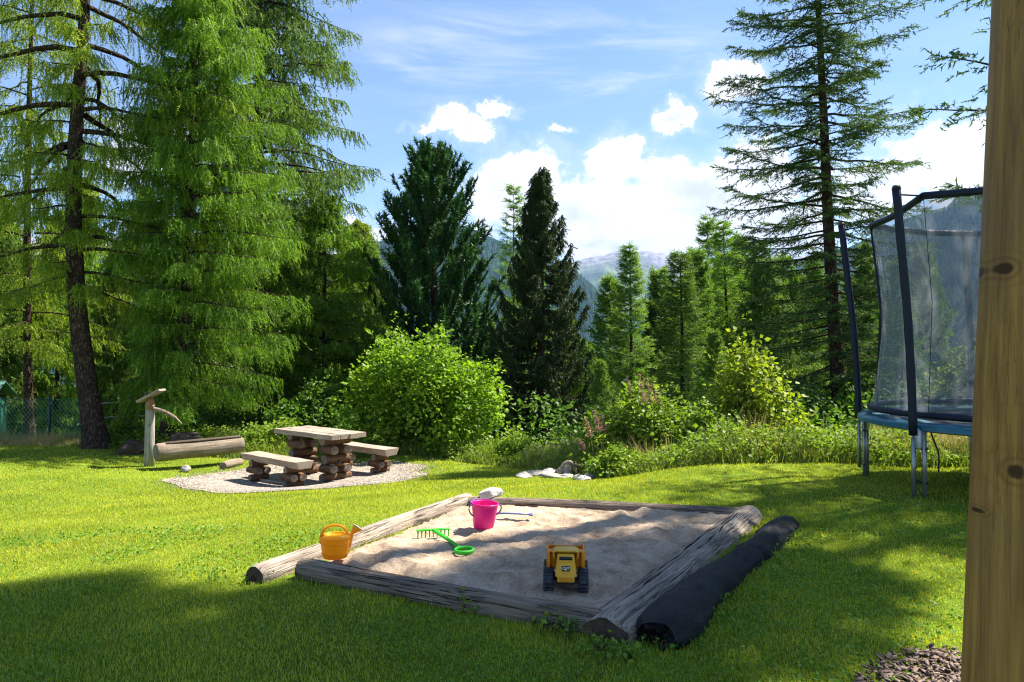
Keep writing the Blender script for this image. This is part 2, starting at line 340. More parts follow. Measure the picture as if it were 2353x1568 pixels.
# far land
def landmat(name, tree, meadow, rock, z_forest, z_rock, soft=120, sc=.004):
    m, t, out = newmat(name); g = t.new('ShaderNodeNewGeometry'); sp = t.new('ShaderNodeSeparateXYZ'); t.put(sp.inputs[0], g.outputs['Position'])
    nz = t.noise(g.outputs['Position'], sc, 8, .6); nf = t.noise(g.outputs['Position'], sc * 14, 6, .7)
    h = t.math('ADD', sp.outputs[2], t.math('MULTIPLY', t.math('SUBTRACT', nz, .5), soft * 5))
    ct = t.mix(nf, [k * .6 for k in tree], [k * 1.4 for k in tree]); cm_ = t.mix(t.remap(nf, .3, .7), [k * .75 for k in meadow], meadow)
    cr = t.mix(t.remap(nf, .35, .65), [k * .5 for k in rock], [k * 1.35 for k in rock])
    c = t.mix(t.remap(h, z_forest - soft * .5, z_forest + soft * .5, 0, 1, True), ct, cm_)
    c = t.mix(t.remap(h, z_rock - soft, z_rock + soft, 0, 1, True), c, cr)
    t.l.new(bsdf(t, c, 1, 0, 0, bump(t, t.math('ADD', nz, t.math('MULTIPLY', nf, .2)), .8, 60)).outputs[0], out.inputs[0]); return m

# ---------------------------------------------------------------- foliage
def needles(mb, b, d, l, k, size, width, spread, rng, stem=True, fwd=.7):
    """brush of k small needle tufts along every twig (b base, d direction, l length)"""
    N = len(b)
    if stem:
        s = unit(np.cross(d, rng.normal(size=(N, 3)))) * (width * .55)
        v = np.stack([b - s, b + s, b + d * l[:, None]], 1).reshape(-1, 3); mb.add(v, np.arange(N * 3).reshape(-1, 3))
    tt = (np.arange(k)[None] + rng.random((N, k))) / k
    p = (b[:, None] + d[:, None] * (l[:, None, None] * tt[..., None])).reshape(-1, 3)
    dd = np.repeat(d, k, 0); q = unit(dd * fwd + rng.normal(size=(N * k, 3)) * spread)
    s = unit(np.cross(q, rng.normal(size=(N * k, 3))))
    sz = size * (.6 + .8 * rng.random((N * k, 1))); w = width * (.6 + .8 * rng.random((N * k, 1)))
    v = np.stack([p - s * w * .5, p + s * w * .5, p + q * sz], 1).reshape(-1, 3)
    mb.add(v, np.arange(N * k * 3).reshape(-1, 3))

def conifer(name, label, cat, path, r0, prof, nbr, seed, style, mat, bark='bark', e0=(.25, -.15), sag=.5, tip=.25, sub=12, subl=.34, tw=6, twl=.28,
            k=9, size=.045, width=.014, limb=.022, asym=None, rjit=.35, group=None, hang=.8, bare=.12, dens=1.2, fat=1.0):
    """path: trunk points from base to tip; prof: [(height share, reach)]; e0: slope of limbs low / high"""
    sub = int(sub * 1.4); tw = int(round(tw * 1.4)); size = size * 1.12; width = width * 1.35 * fat; k = int(k * dens)
    rng = np.random.default_rng(seed); path = np.array(path, float)
    base = path[0].copy(); path = path - base
    tp = smooth_path(path, 26); cum = np.linspace(0, 1, len(tp))
    o = empty(name, tuple(base), 0, label, cat, group)
    tm = MB(); cm_ = MB()
    rr = r0 * ((1 - cum) ** .85 * .93 + .04); rr[0] *= 1.45; rr[1] *= 1.12
    tm.tube(tp, rr, 14, False)
    ph, pr = np.array(prof).T
    hf = np.sort(ph[0] + (.992 - ph[0]) * (np.arange(nbr) + rng.random(nbr) * .9) / nbr)
    az_ = np.arange(nbr) * 2.39996 + rng.normal(size=nbr) * .35
    SB, SD, SL = [], [], []
    for i in range(nbr):
        f = hf[i]; a = az_[i]; L = np.interp(f, ph, pr) * (1 - rjit * rng.random() ** 1.3)
        if asym: L *= asym(a, f, rng)
        if L < .05: continue
        p0 = np.array([np.interp(f, cum, tp[:, q]) for q in range(3)])
        e = e0[0] + (e0[1] - e0[0]) * f + rng.normal() * .07
        s = np.linspace(0, 1, 9); wob = np.cumsum(rng.normal(size=9)) * .035 * L
        hx = math.sin(a); hy = math.cos(a)
        z = L * (e * s - sag * s ** 2 + tip * s ** 3)
        pts = np.stack([p0[0] + hx * L * s + hy * wob, p0[1] + hy * L * s - hx * wob, p0[2] + z], 1)
        lr = max(.006, limb * (L / 2.0) ** .8)
        tm.tube(pts, lr * (1.05 - s) + .004, 5, False)
        if style == 'brush':
            m = max(3, int(sub * L / 1.5)); ss = bare + (1 - bare) * rng.random(m) ** .7
        else:
            m = max(4, int(sub * (.45 + .55 * L / pr.max()))); ss = bare + (1 - bare) * (np.arange(m) + rng.random(m)) / m
        q0 = np.stack([np.interp(ss, s, pts[:, c]) for c in range(3)], 1)
        tg = np.stack([np.interp(np.minimum(ss + .08, 1), s, pts[:, c]) - np.interp(ss - .05, s, pts[:, c]) for c in range(3)], 1); tg = unit(tg)
        sgn = np.where(np.arange(m) % 2 == 0, 1, -1)[:, None]
        side = np.cross(tg, (0, 0, 1.0)) * sgn
        if style == 'brush':
            d = unit(tg * .35 + side * .3 * rng.random((m, 1)) + np.array((0, 0, 1.1)) + rng.normal(size=(m, 3)) * .12)
            l = twl * (.6 + .7 * rng.random(m)) * (.5 + .5 * ss)
        else:
            d = unit(tg * .75 + side * (.9 - .3 * ss[:, None]) + np.array((0, 0, -.15)) + rng.normal(size=(m, 3)) * .12)
            l = (subl * L * (1 - .62 * ss) + .16) * (.6 + .6 * rng.random(m))
        SB.append(q0); SD.append(d); SL.append(l)
        SB.append(pts[-1:]); SD.append(unit(pts[-1:] - pts[-2:-1])); SL.append(np.array([twl]))
    SB = np.concatenate(SB); SD = np.concatenate(SD); SL = np.concatenate(SL)
    if style == 'brush':
        needles(cm_, SB, SD, SL, k, size, width, .75, rng, False, .85)
        v = np.stack([SB - SD * .25, SB + SD * 0 + rng.normal(size=SB.shape) * .012, SB + SD * SL[:, None] * .8], 1).reshape(-1, 3); tm.add(v, np.arange(len(SB) * 3).reshape(-1, 3))
    else:
        # side shoots, with a little sag of their own, then the twigs on them
        N = len(SB); sidev = unit(np.cross(SD, (0, 0, 1.0))) * .004
        v = np.stack([SB - sidev, SB + sidev, SB + SD * SL[:, None] - np.array((0, 0, 1)) * (SL ** 2 * .25)[:, None]], 1).reshape(-1, 3)
        tm.add(v, np.arange(N * 3).reshape(-1, 3))
        t_ = (np.arange(tw)[None] + rng.random((N, tw))) / tw
        tb = SB[:, None] + SD[:, None] * (SL[:, None, None] * t_[..., None]); tb[..., 2] -= (SL[:, None] * t_) ** 2 * .25
        tb = tb.reshape(-1, 3); dd = np.repeat(SD, tw, 0)
        if style == 'hang': d = unit(dd * .35 + np.array((0, 0, -hang)) + rng.normal(size=dd.shape) * .26)
        elif style == 'up': d = unit(dd * .9 + np.array((0, 0, .35)) + rng.normal(size=dd.shape) * .38)
        else: d = unit(dd * .8 + np.cross(dd, (0, 0, 1.0)) * rng.choice([-.8, .8], size=(len(dd), 1)) + np.array((0, 0, -.25)) + rng.normal(size=dd.shape) * .25)
        l = twl * (.4 + .9 * rng.random(len(d)))
        needles(cm_, tb, d, l, k, size, width, .55, rng)
    tm.build('trunk', M[bark], o); c = cm_.build('crown', M[mat], o, False)
    return o

def leaves(mb, p, d, n, size, rng, droop=.3, fold=.25, asp=.45):
    """pointed leaves folded along the midrib; p centres of twigs, d their outward direction"""
    N = len(p) * n; pp = np.repeat(p, n, 0) + rng.normal(size=(N, 3)) * size * .8; dd = np.repeat(d, n, 0)
    q = unit(dd * .7 + rng.normal(size=(N, 3)) * .6 + np.array((0, 0, -droop)))
    s = unit(np.cross(q, np.array((0, 0, 1.0)) + rng.normal(size=(N, 3)) * .45)); nrm = np.cross(s, q)
    L = size * (.6 + .8 * rng.random((N, 1))); w = L * asp
    v = np.stack([pp, pp + q * L * .45 + s * w + nrm * L * fold * .5, pp + q * L, pp + q * L * .45 - s * w + nrm * L * fold * .5], 1).reshape(-1, 3)
    i = np.arange(N)[:, None] * 4; mb.add(v, np.concatenate([i + np.array([[0, 1, 2]]), i + np.array([[0, 2, 3]])], 1).reshape(-1, 3))

def shrub(name, label, base, rx, ry, h, seed, mat, n_stem=9, n_tw=1400, nl=7, size=.085, inner=.45, group=None, cat='shrub', low=.12, top=1.0, lump=.17, stemr=.018, lobes=9):
    rng = np.random.default_rng(seed); base = np.array(base, float)
    o = empty(name, tuple(base), 0, label, cat, group)
    # twig tips lie on several overlapping lobes, so the outline is uneven and the gaps between lobes stay dark
    n = n_tw; nl_ = lobes; ang = np.arange(nl_) * 2.4 + seed; rad_ = np.sqrt((np.arange(nl_) + .5) / nl_) * .74; rad_[0] = .1
    lc = np.stack([np.cos(ang) * rad_, np.sin(ang) * rad_, low + .30 + (top - low - .52) * rng.random(nl_) * (1.12 - rad_) * 1.2], 1)
    lc[0, 2] = top - .34; lc[:, 2] -= .18 * rad_; lr_ = .20 + .20 * rng.random(nl_); w_ = lr_ ** 2; which = rng.choice(nl_, n, p=w_ / w_.sum())
    dv = unit(rng.normal(size=(n, 3)) * (1, 1, .8) + (0, 0, .25)); sh = (1 - inner * rng.random(n) ** 2.2) * (1 + (rng.random(n) < .16) * rng.random(n) * .6)
    q = lc[which] + dv * (lr_[which] * sh)[:, None]; q[:, 2] = np.maximum(q[:, 2], low * .5 + .02 * rng.random(n))
    p = q * np.array((rx * 1.08, ry * 1.08, h)); d = unit(dv + rng.normal(size=(n, 3)) * .25)
    sm = MB()
    for i in range(n_stem):
        j = rng.integers(n); e = p[j] * .85; a = rng.normal(size=3) * .06; a[2] = 0
        sm.tube(smooth_path([a - (0, 0, .1), a + e * (.25, .25, .45) + rng.normal(size=3) * .04, e], 8), np.linspace(stemr, stemr * .25, 8), 6, False)
    idx = rng.choice(n, min(n, 420), replace=False)
    for j in idx:
        e = p[j]; a = e * (.45, .45, .55); w = .0045
        s = np.array((w, w * .5, 0)); sm.add(np.array([a - s, a + s, e]), [(0, 1, 2)])
    lm = MB(); leaves(lm, p, d, nl, size, rng)
    sm.build('stems', M['bark_grey'], o); lm.build('foliage', M[mat], o, False)
    return o

def blades(mb, p, length, width, lean, rng, seg=2, curl=.5):
    """ribbon blades of grass rooted at p"""
    N = len(p); a = rng.random(N) * 2 * math.pi; L = length * (.55 + .75 * rng.random(N)); w = width * (.7 + .6 * rng.random(N))
    h = np.stack([np.cos(a), np.sin(a), np.zeros(N)], 1); s = np.stack([-np.sin(a + rng.normal(size=N) * .8), np.cos(a), np.zeros(N)], 1); s = unit(s) * (w / 2)[:, None]
    ln = lean * (.3 + 1.2 * rng.random(N))
    tip = p + h * (L * ln)[:, None] + np.array((0, 0, 1)) * (L * np.sqrt(np.maximum(.08, 1 - np.minimum(ln, .95) ** 2)))[:, None]
    if seg == 1:
        mb.add(np.stack([p - s, p + s, tip], 1).reshape(-1, 3), np.arange(N * 3).reshape(-1, 3)); return
    mid = p + (tip - p) * .5 - h * (L * ln * curl * .35)[:, None] + np.array((0, 0, 1)) * (L * ln * curl * .2)[:, None]
    v = np.stack([p - s, p + s, mid + s * .8, mid - s * .8, tip], 1).reshape(-1, 3); i = np.arange(N)[:, None] * 5
    mb.add(v, np.concatenate([i + np.array([[0, 1, 2]]), i + np.array([[0, 2, 3]]), i + np.array([[3, 2, 4]])], 1).reshape(-1, 3))
# ================================================================ LAND
def edge_d(u):  # distance at which the mown lawn ends, by direction
    return np.interp(u, [-.95, -.69, -.56, -.5, -.36, -.13, -.03, .03, .08, .14, .19, .31, .49, .63, .9], [16.6, 16.0, 15.0, 14.6, 14.6, 14.4, 13.2, 12.2, 11.0, 9.75, 9.5, 9.15, 9.3, 9.6, 10])
SA, SB_, SCn, SD_ = np.array((-1.27, 4.53)), np.array((.50, 3.60)), np.array((2.02, 5.95)), np.array((-.36, 6.42))   # sandbox corners
SANDZ = EYE - 1.29
def in_quad(x, y, grow=0.0):
    q = [SA, SB_, SCn, SD_]; ok = np.ones(np.shape(x), bool)
    for i in range(4):
        a, b = q[i], q[(i + 1) % 4]; n = np.array((-(b - a)[1], (b - a)[0])); n = n / np.linalg.norm(n)
        ok &= ((x - a[0]) * n[0] + (y - a[1]) * n[1]) > -grow
    return ok
GR = (-3.40, 12.15, 2.05, 1.75, .0)   # gravel patch
def gravel_r(x, y):
    c, s = math.cos(GR[4]), math.sin(GR[4]); dx = x - GR[0]; dy = y - GR[1]; u = (dx * c + dy * s) / GR[2]; v = (-dx * s + dy * c) / GR[3]
    return np.sqrt(u * u + v * v) + .06 * np.sin(np.arctan2(v, u) * 5 + 1) + .03 * np.sin(np.arctan2(v, u) * 11)
# lawn: a fine sheet in front, one coarse sheet for the falling wooded slope behind
xs = np.linspace(-26, 26, 261); ys = np.linspace(-6, 22, 197); X, Y = np.meshgrid(xs, ys, indexing='ij'); Z = gz(X, Y)
lump = np.array([[noise.noise(Vector((a * .9, b * .9, 3))) for b in ys] for a in xs]) * .025
Z = Z + lump * (1 - in_quad(X, Y, .3)); Z = np.where(in_quad(X, Y, -.02), np.minimum(Z, SANDZ - .05), Z)
def lawn_z(x, y):  # the same sheet, looked up
    fx = (np.asarray(x) - xs[0]) / (xs[1] - xs[0]); fy = (np.asarray(y) - ys[0]) / (ys[1] - ys[0])
    i = np.clip(fx.astype(int), 0, len(xs) - 2); j = np.clip(fy.astype(int), 0, len(ys) - 2); a = np.clip(fx - i, 0, 1); b = np.clip(fy - j, 0, 1)
    return Z[i, j] * (1 - a) * (1 - b) + Z[i + 1, j] * a * (1 - b) + Z[i, j + 1] * (1 - a) * b + Z[i + 1, j + 1] * a * b
g = MB(); g.grid(np.stack([X, Y, Z], -1)[::1, ::1]); gl = g.build('ground', M['soil']); tag(gl, kind='structure')
for poly in (): pass
rad = np.concatenate([np.linspace(0, 60, 31), np.geomspace(66, 8400, 50)]); th = np.linspace(-math.pi, math.pi, 145)
RR, TH = np.meshgrid(rad, th, indexing='ij'); XX = RR * np.sin(TH); YY = RR * np.cos(TH)
def slope_z(x, y):
    r = np.hypot(x, y); zz_ = gz(np.where(r > 60, x * 60 / np.maximum(r, 1), x), np.where(r > 60, y * 60 / np.maximum(r, 1), y))
    fwd = np.clip(y / np.maximum(r, 1) + .3, 0, 1)
    return zz_ - np.clip(r - 60, 0, 1200) * .26 * fwd
ZZ = slope_z(XX, YY)
inside = (XX > -25.8) & (XX < 25.8) & (YY > -5.8) & (YY < 21.8); ZZ = np.where(inside, ZZ - .6, ZZ - .02)
g = MB(); g.grid(np.stack([XX, YY, ZZ], -1)[:, ::-1]); tag(g.build('hillside', M['slope']), kind='structure')

# ---------------------------------------------------------------- mountains
def mountain(name, pts, D0, D1, D2, mat, seed, rough=.12, zb=-330, na=260, nr=70, azlim=None, pw=1.25):
    a = np.array([math.atan((p[0] - CX) / F) for p in pts]); e = np.array([(HY - p[1]) / F * math.cos(k) for p, k in zip(pts, a)])
    A = np.linspace(a[0], a[-1], na); E = np.interp(A, a, e)
    rr_ = np.concatenate([np.linspace(D0, D1, nr), np.linspace(D1, D2, nr // 3)[1:]]); V = np.zeros((na, len(rr_), 3))
    for i in range(na):
        top = E[i] * D1 + EYE
        for j, r in enumerate(rr_):
            s = (r - D0) / (D1 - D0) if r <= D1 else 1 - .5 * (r - D1) / (D2 - D1)
            x, y = r * math.sin(A[i]), r * math.cos(A[i])
            q = Vector((x / 520 + seed, y / 520, 0)); fb = noise.ridged_multi_fractal(q, .9, 2.1, 6, 1, 2) - 1.0
            z = zb + (top - zb) * (max(s, 0) ** pw)
            z += fb * rough * (top - zb) * (s * (1 - s) * 2.2 + .10 * s)
            V[i, j] = (x, y, z)
    mb = MB(); mb.grid(V); o = mb.build(name, mat); tag(o, kind='structure'); return V
M['far'] = landmat('rocky_range', (.05, .09, .05), (.17, .22, .08), (.30, .28, .29), 280, 760, 110, .0012)
M['near_mt'] = landmat('forested_ridge', (.012, .03, .017), (.16, .20, .07), (.26, .25, .24), 900, 1100, 90, .003)
M['right_mt'] = landmat('wooded_mountain', (.014, .034, .02), (.14, .17, .06), (.24, .22, .21), 560, 690, 45, .003)
Vf = mountain('mountains', [(-1500, 520), (-400, 560), (200, 540), (700, 600), (1000, 590), (1250, 612), (1330, 600), (1400, 586), (1440, 571), (1465, 578), (1500, 581), (1540, 590), (1580, 602), (1640, 600), (1700, 588), (1790, 578), (1850, 592), (1950, 610), (2100, 590), (2400, 600), (3800, 560)],
              4200, 6400, 8000, M['far'], 3.1, .16, -400, 420, 60)
Vl = mountain('hills', [(-2600, 480), (-1200, 520), (-300, 575), (300, 600), (640, 625), (780, 585), (870, 556), (930, 535), (1000, 520), (1070, 522), (1150, 556), (1240, 592), (1320, 622), (1360, 655), (1400, 700), (1450, 762), (1520, 830)],
              900, 2600, 3600, M['near_mt'], 8.3, .10, -330)
Vr = mountain('mountain', [(1400, 830), (1480, 760), (1560, 705), (1700, 650), (1830, 612), (1900, 590), (2000, 545), (2090, 498), (2150, 482), (2180, 476), (2200, 452), (2222, 436), (2260, 432), (2300, 420), (2420, 400), (2700, 430), (3400, 330), (5200, 300)],
              1100, 3300, 4600, M['right_mt'], 5.7, .10, -330)
def forest(name, V, n, zmax, seed, h=26):
    rng = np.random.default_rng(seed); a, b = V.shape[:2]; fi = rng.random(n) * (a - 1.01); fj = rng.random(n) ** .8 * (b * .72)
    i = fi.astype(int); j = fj.astype(int); u = (fi - i)[:, None]; v = (fj - j)[:, None]
    p = V[i, j] * (1 - u) * (1 - v) + V[i + 1, j] * u * (1 - v) + V[i, j + 1] * (1 - u) * v + V[i + 1, j + 1] * u * v
    p = p[p[:, 2] < zmax + rng.normal(size=len(p)) * 60]; N = len(p); H = h * (.6 + .8 * rng.random(N)); r = H * .2
    th_ = np.arange(5) * 2 * math.pi / 5
    ring = p[:, None] + np.stack([np.cos(th_)[None] * r[:, None], np.sin(th_)[None] * r[:, None], np.zeros((N, 5)) - 2], -1)
    tipv = p + np.array((0, 0, 1)) * H[:, None]; vv = np.concatenate([ring, tipv[:, None]], 1).reshape(-1, 3); k = np.arange(5)
    f = (np.arange(N)[:, None, None] * 6 + np.stack([k, (k + 1) % 5, np.full(5, 5)], -1)[None]).reshape(-1, 3)
    mb = MB(); mb.add(vv, f); tag(mb.build(name, M['far_tree'], None, False), kind='stuff', label='dark mass of firs covering the ' + ('ridge across the valley' if n % 2 == 0 else 'wooded mountain behind the trampoline'), cat='forest')
M['far_tree'] = leafmat('distant_firs', (.006, .02, .012), (.03, .065, .03), .1, None, .002, 1.0, 0.0)
forest('forest', Vl, 40000, 820, 4); forest('forest', Vr, 36001, 560, 5)

# ---------------------------------------------------------------- gravel patch, sand
n_t = 72; ths = np.linspace(0, 2 * math.pi, n_t, endpoint=False); ring = []
for q in np.linspace(0.001, 1, 14):
    row = []
    for a_ in ths:
        rr_ = q * (1 - .06 * math.sin(a_ * 5 + 1) - .03 * math.sin(a_ * 11)); u = rr_ * math.cos(a_) * GR[2]; v = rr_ * math.sin(a_) * GR[3]
        c, s = math.cos(GR[4]), math.sin(GR[4]); x = GR[0] + u * c - v * s; y = GR[1] + u * s + v * c; row.append((x, y))
    ring.append(row)
ring = np.array(ring); zz = lawn_z(ring[..., 0], ring[..., 1]) + .012 + .01 * (1 - np.linspace(0, 1, 14)[:, None] ** 4)
V = np.concatenate([ring, zz[..., None]], -1); V = np.concatenate([V, V[:, :1]], 1)
g = MB(); g.grid(V); tag(g.build('gravel', M['gravel']), kind='stuff', label='pale gravel patch under the log picnic table and benches', cat='gravel')
rng = np.random.default_rng(5); n = 5200; a_ = rng.random(n) * 2 * math.pi; q = np.sqrt(rng.random(n)) * (1 + np.abs(rng.normal(size=n)) * .07); x = GR[0] + q * np.cos(a_) * GR[2]; y = GR[1] + q * np.sin(a_) * GR[3]
def pebbles(mb, p, s, rng):
    N = len(p); ico = np.array([(1, 0, 0), (-1, 0, 0), (0, 1, 0), (0, -1, 0), (0, 0, .7), (0, 0, -.7)]); f = np.array([(0, 2, 4), (2, 1, 4), (1, 3, 4), (3, 0, 4), (2, 0, 5), (1, 2, 5), (3, 1, 5), (0, 3, 5)])
    sc = s * (.5 + rng.random((N, 1, 3))); rot = rng.random(N) * 6.28; c, sn = np.cos(rot), np.sin(rot); v = ico[None] * sc * (1 + .3 * rng.normal(size=(N, 6, 1)))
    v = np.stack([v[..., 0] * c[:, None] - v[..., 1] * sn[:, None], v[..., 0] * sn[:, None] + v[..., 1] * c[:, None], v[..., 2]], -1) + p[:, None]
    mb.add(v.reshape(-1, 3), (np.arange(N)[:, None, None] * 6 + f[None]).reshape(-1, 3))
M['peb'] = leafmat('pebble_stone', (.13, .11, .10), (.48, .43, .40), .0)
g = MB(); pebbles(g, np.stack([x, y, lawn_z(x, y) + .018], 1), .010, rng); tag(g.build('pebbles', M['peb'], None, False), kind='stuff', label='loose pale pebbles scattered over the gravel patch', cat='pebbles')

nu = 170; uu = np.linspace(-.01, 1.01, nu); Vs = np.zeros((nu, nu, 3)); rs = random.Random(3)
pits = [(.86, .60, .075, .06), (.80, .70, .045, .03), (.12, .18, .05, .035), (.18, .10, .05, .03), (.55, .30, .06, .025), (.68, .85, .07, .03), (.3, .62, .07, .02), (.45, .82, .05, .025), (.90, .42, .06, .025), (.7, .08, .06, .02), (.4, .45, .08, .02), (.62, .55, .09, .02)]
for _ in range(26): pits.append((rs.random(), rs.random(), .025 + rs.random() * .035, .008 + rs.random() * .016))
for i, u in enumerate(uu):
    for j, v in enumerate(uu):
        p = (SA * (1 - u) + SB_ * u) * (1 - v) + (SD_ * (1 - u) + SCn * u) * v
        edge_ = min(u, v, 1 - u, 1 - v); z = SANDZ + .03 - .06 * math.exp(-max(edge_, 0) / .035) + .028 * noise.noise(Vector((p[0] * 1.6, p[1] * 1.6, 1))) + .017 * noise.noise(Vector((p[0] * 4.2, p[1] * 6, 2))) + .014 * noise.noise(Vector((p[0] * 13, p[1] * 17, 2))) + .007 * noise.noise(Vector((p[0] * 38, p[1] * 38, 2)))
        for (a, b, r, dp) in pits:
            q = math.hypot(u - a, v - b) / r
            if q < 2: z += -dp * math.exp(-q * q * 1.6) + dp * .55 * math.exp(-((q - 1.15) * 3.2) ** 2)
        Vs[i, j] = (p[0], p[1], z)
g = MB(); g.grid(Vs); tag(g.build('sand', M['sand']), kind='stuff', label='churned tan play sand inside the log frame', cat='sand')
def sand_z(x, y):
    d = (Vs[..., 0] - x) ** 2 + (Vs[..., 1] - y) ** 2; i = np.unravel_index(np.argmin(d), d.shape); return Vs[i][2]

# ---------------------------------------------------------------- grass
def grass_pts(n, d0, d1, u0, u1, rng, dens=None):
    d = np.sqrt(rng.random(n) * (d1 ** 2 - d0 ** 2) + d0 ** 2); u = u0 + (u1 - u0) * rng.random(n); x = u * d; return x, d, u
rng = np.random.default_rng(11); lawn = MB()
for d0, d1, den, L, w, seg in ((2.3, 4.2, 8500, .026, .0036, 2), (4.2, 6.0, 5600, .026, .0046, 2), (6.0, 8.5, 3400, .028, .0065, 1), (8.5, 12, 1900, .030, .010, 1), (12, 17, 900, .034, .015, 1)):
    area = (d1 ** 2 - d0 ** 2) / 2 * 1.62; n = int(area * den); x, y, u = grass_pts(n, d0, d1, -.86, .76, rng)
    e = edge_d(u); ok = (y < e + .3) & ~in_quad(x, y, .02) & (gravel_r(x, y) > 1 - np.abs(rng.normal(size=n)) * .16)
    mul = (x - 2.0) ** 2 / .55 ** 2 + (y - 2.92) ** 2 / .36 ** 2; ok &= (mul > 1) | (rng.random(n) < .5)      # bare patch with bark chips
    worn = np.array([noise.noise(Vector((a * 2.2, b_ * 2.2, 21))) for a, b_ in zip(x, y)]) + .45 * in_quad(x, y, .28); ok &= ~((worn > .5) & (rng.random(n) < .65))
    x, y = x[ok], y[ok]; nz_ = np.sin(x * 2.1 + np.sin(y * 1.7) * 2) * np.sin(y * 1.9 + 1) * .2 + 1 + .5 * np.clip(np.sin(x * 5.3 + 2 * np.sin(y * 3.1)) * np.sin(y * 4.7 + x) - .45, 0, 1)
    p = np.stack([x, y, lawn_z(x, y) - .003], 1); ll = L * nz_; 
    dl = in_quad(x, y, .34) & ~in_quad(x, y, .0); ll = ll * np.where(dl, 1.35, 1)
    blades(lawn, p, ll, w, .55, rng, seg)
tag(lawn.build('lawn', M['lawn'], None, False), kind='stuff', label='short mown yellow-green lawn with soft shade patches', cat='lawn')
# clover and broad leaves scattered in the lawn
rng = np.random.default_rng(12); n = 12000; x, y, u = grass_pts(n, 2.4, 6.2, -.76, .72, rng)
cl = np.array([noise.noise(Vector((a * 1.4, b * 1.4, 9))) for a, b in zip(x, y)]) + np.exp(-((x - 1.6) ** 2 / .5 + (y - 3.75) ** 2 / .25)) * .6
ok = (cl > .06) & ~in_quad(x, y, .16); x, y = x[ok], y[ok]
cm_ = MB(); leaves(cm_, np.stack([x, y, lawn_z(x, y) + .02], 1), np.array([(0, 0, .6)] * len(x)), 3, .015, rng, 0, .1, .55)
tag(cm_.build('clover', M['clover'], None, False), kind='stuff', label='small clover leaves spread through the lawn near the sandbox', cat='clover')

# tall grass and herbs beyond the mown edge
rng = np.random.default_rng(13)
def herb_band(name, label, cat, u0, u1, t0, t1, n, L, w, lean, mat, jit=.3, seg=2, dens_noise=True):
    u = u0 + (u1 - u0) * rng.random(n); d = edge_d(u) + t0 + (t1 - t0) * rng.random(n) ** 1.3 + rng.normal(size=n) * .06; x = u * d
    cl_ = np.array([noise.noise(Vector((a * 1.1, b * 1.1, 4))) for a, b in zip(x, d)]); Lh = L * (1 + .9 * cl_ + rng.normal(size=n) * .15) * np.clip(.45 + (d - edge_d(u) - t0) * .9, .4, 1)
    p = np.stack([x, d, lawn_z(x, np.minimum(d, 21.9)) - .02], 1); mb = MB(); blades(mb, p, np.maximum(Lh, .06), w, lean, rng, seg)
    tag(mb.build(name, M[mat], None, False), kind='stuff', label=label, cat=cat); return p
herb_band('tall_grass', 'tall bright grass growing along the far edge of the lawn', 'tall grass', -.40, .64, .0, 4.5, 95000, .36, .011, .6, 'tall')
herb_band('dry_grass', 'straw-coloured dry grass at the foot of the chain-link fence', 'dry grass', -.9, -.57, .1, 2.0, 9000, .26, .014, .55, 'dry')
herb_band('green_grass', 'rough green grass behind the water trough and dark trunks', 'rough grass', -.62, -.32, .1, 4, 18000, .22, .012, .6, 'tall')
herb_band('straw_grass', 'pale straw-coloured grass stems mixed in behind the mound crest', 'dry grass', .02, .60, .1, 3.6, 15000, .46, .008, .45, 'dry')
herb_band('golden_grass', 'yellowish dry grass behind the trampoline legs', 'dry grass', .36, .66, .3, 4.2, 14000, .52, .013, .4, 'dry')
def weed_mass(name, label, cat, u0, u1, t0, t1, n, h, size, mat, nl=6):
    u = u0 + (u1 - u0) * rng.random(n); d = edge_d(u) + t0 + (t1 - t0) * rng.random(n); x = u * d
    cl_ = np.array([noise.noise(Vector((a * .9, b * .9, 14))) for a, b in zip(x, d)]); H = h * (1 + 1.0 * cl_) * np.clip(.3 + (d - edge_d(u) - t0) * .8, .25, 1)
    zb_ = np.where(d < 21.9, lawn_z(x, np.minimum(d, 21.9)), gz(x, d)); p = np.stack([x, d, zb_ + np.abs(H) * rng.random(n) ** .7], 1)
    mb = MB(); leaves(mb, p, unit(rng.normal(size=(n, 3)) + (0, -.2, .5)), nl, size, rng)
    tag(mb.build(name, M[mat], None, False), kind='stuff', label=label, cat=cat)
weed_mass('weeds', 'bright leafy weeds along the lawn edge between table and mound', 'weeds', -.36, .14, .1, 3.2, 5000, .42, .06, 'weed')
weed_mass('nettles', 'leafy green nettles crowding behind the mound crest', 'nettles', .10, .64, .0, 3.2, 9500, .55, .045, 'weed', 5)
weed_mass('bramble', 'dark leafy bramble under the trees beyond the lawn', 'bramble', -.44, .66, 2.6, 9.0, 8000, 1.2, .09, 'bush_dark')
weed_mass('ferns', 'green leafy growth around the left trunks and trough', 'undergrowth', -.54, -.36, .1, 3.0, 2400, .42, .055, 'weed')
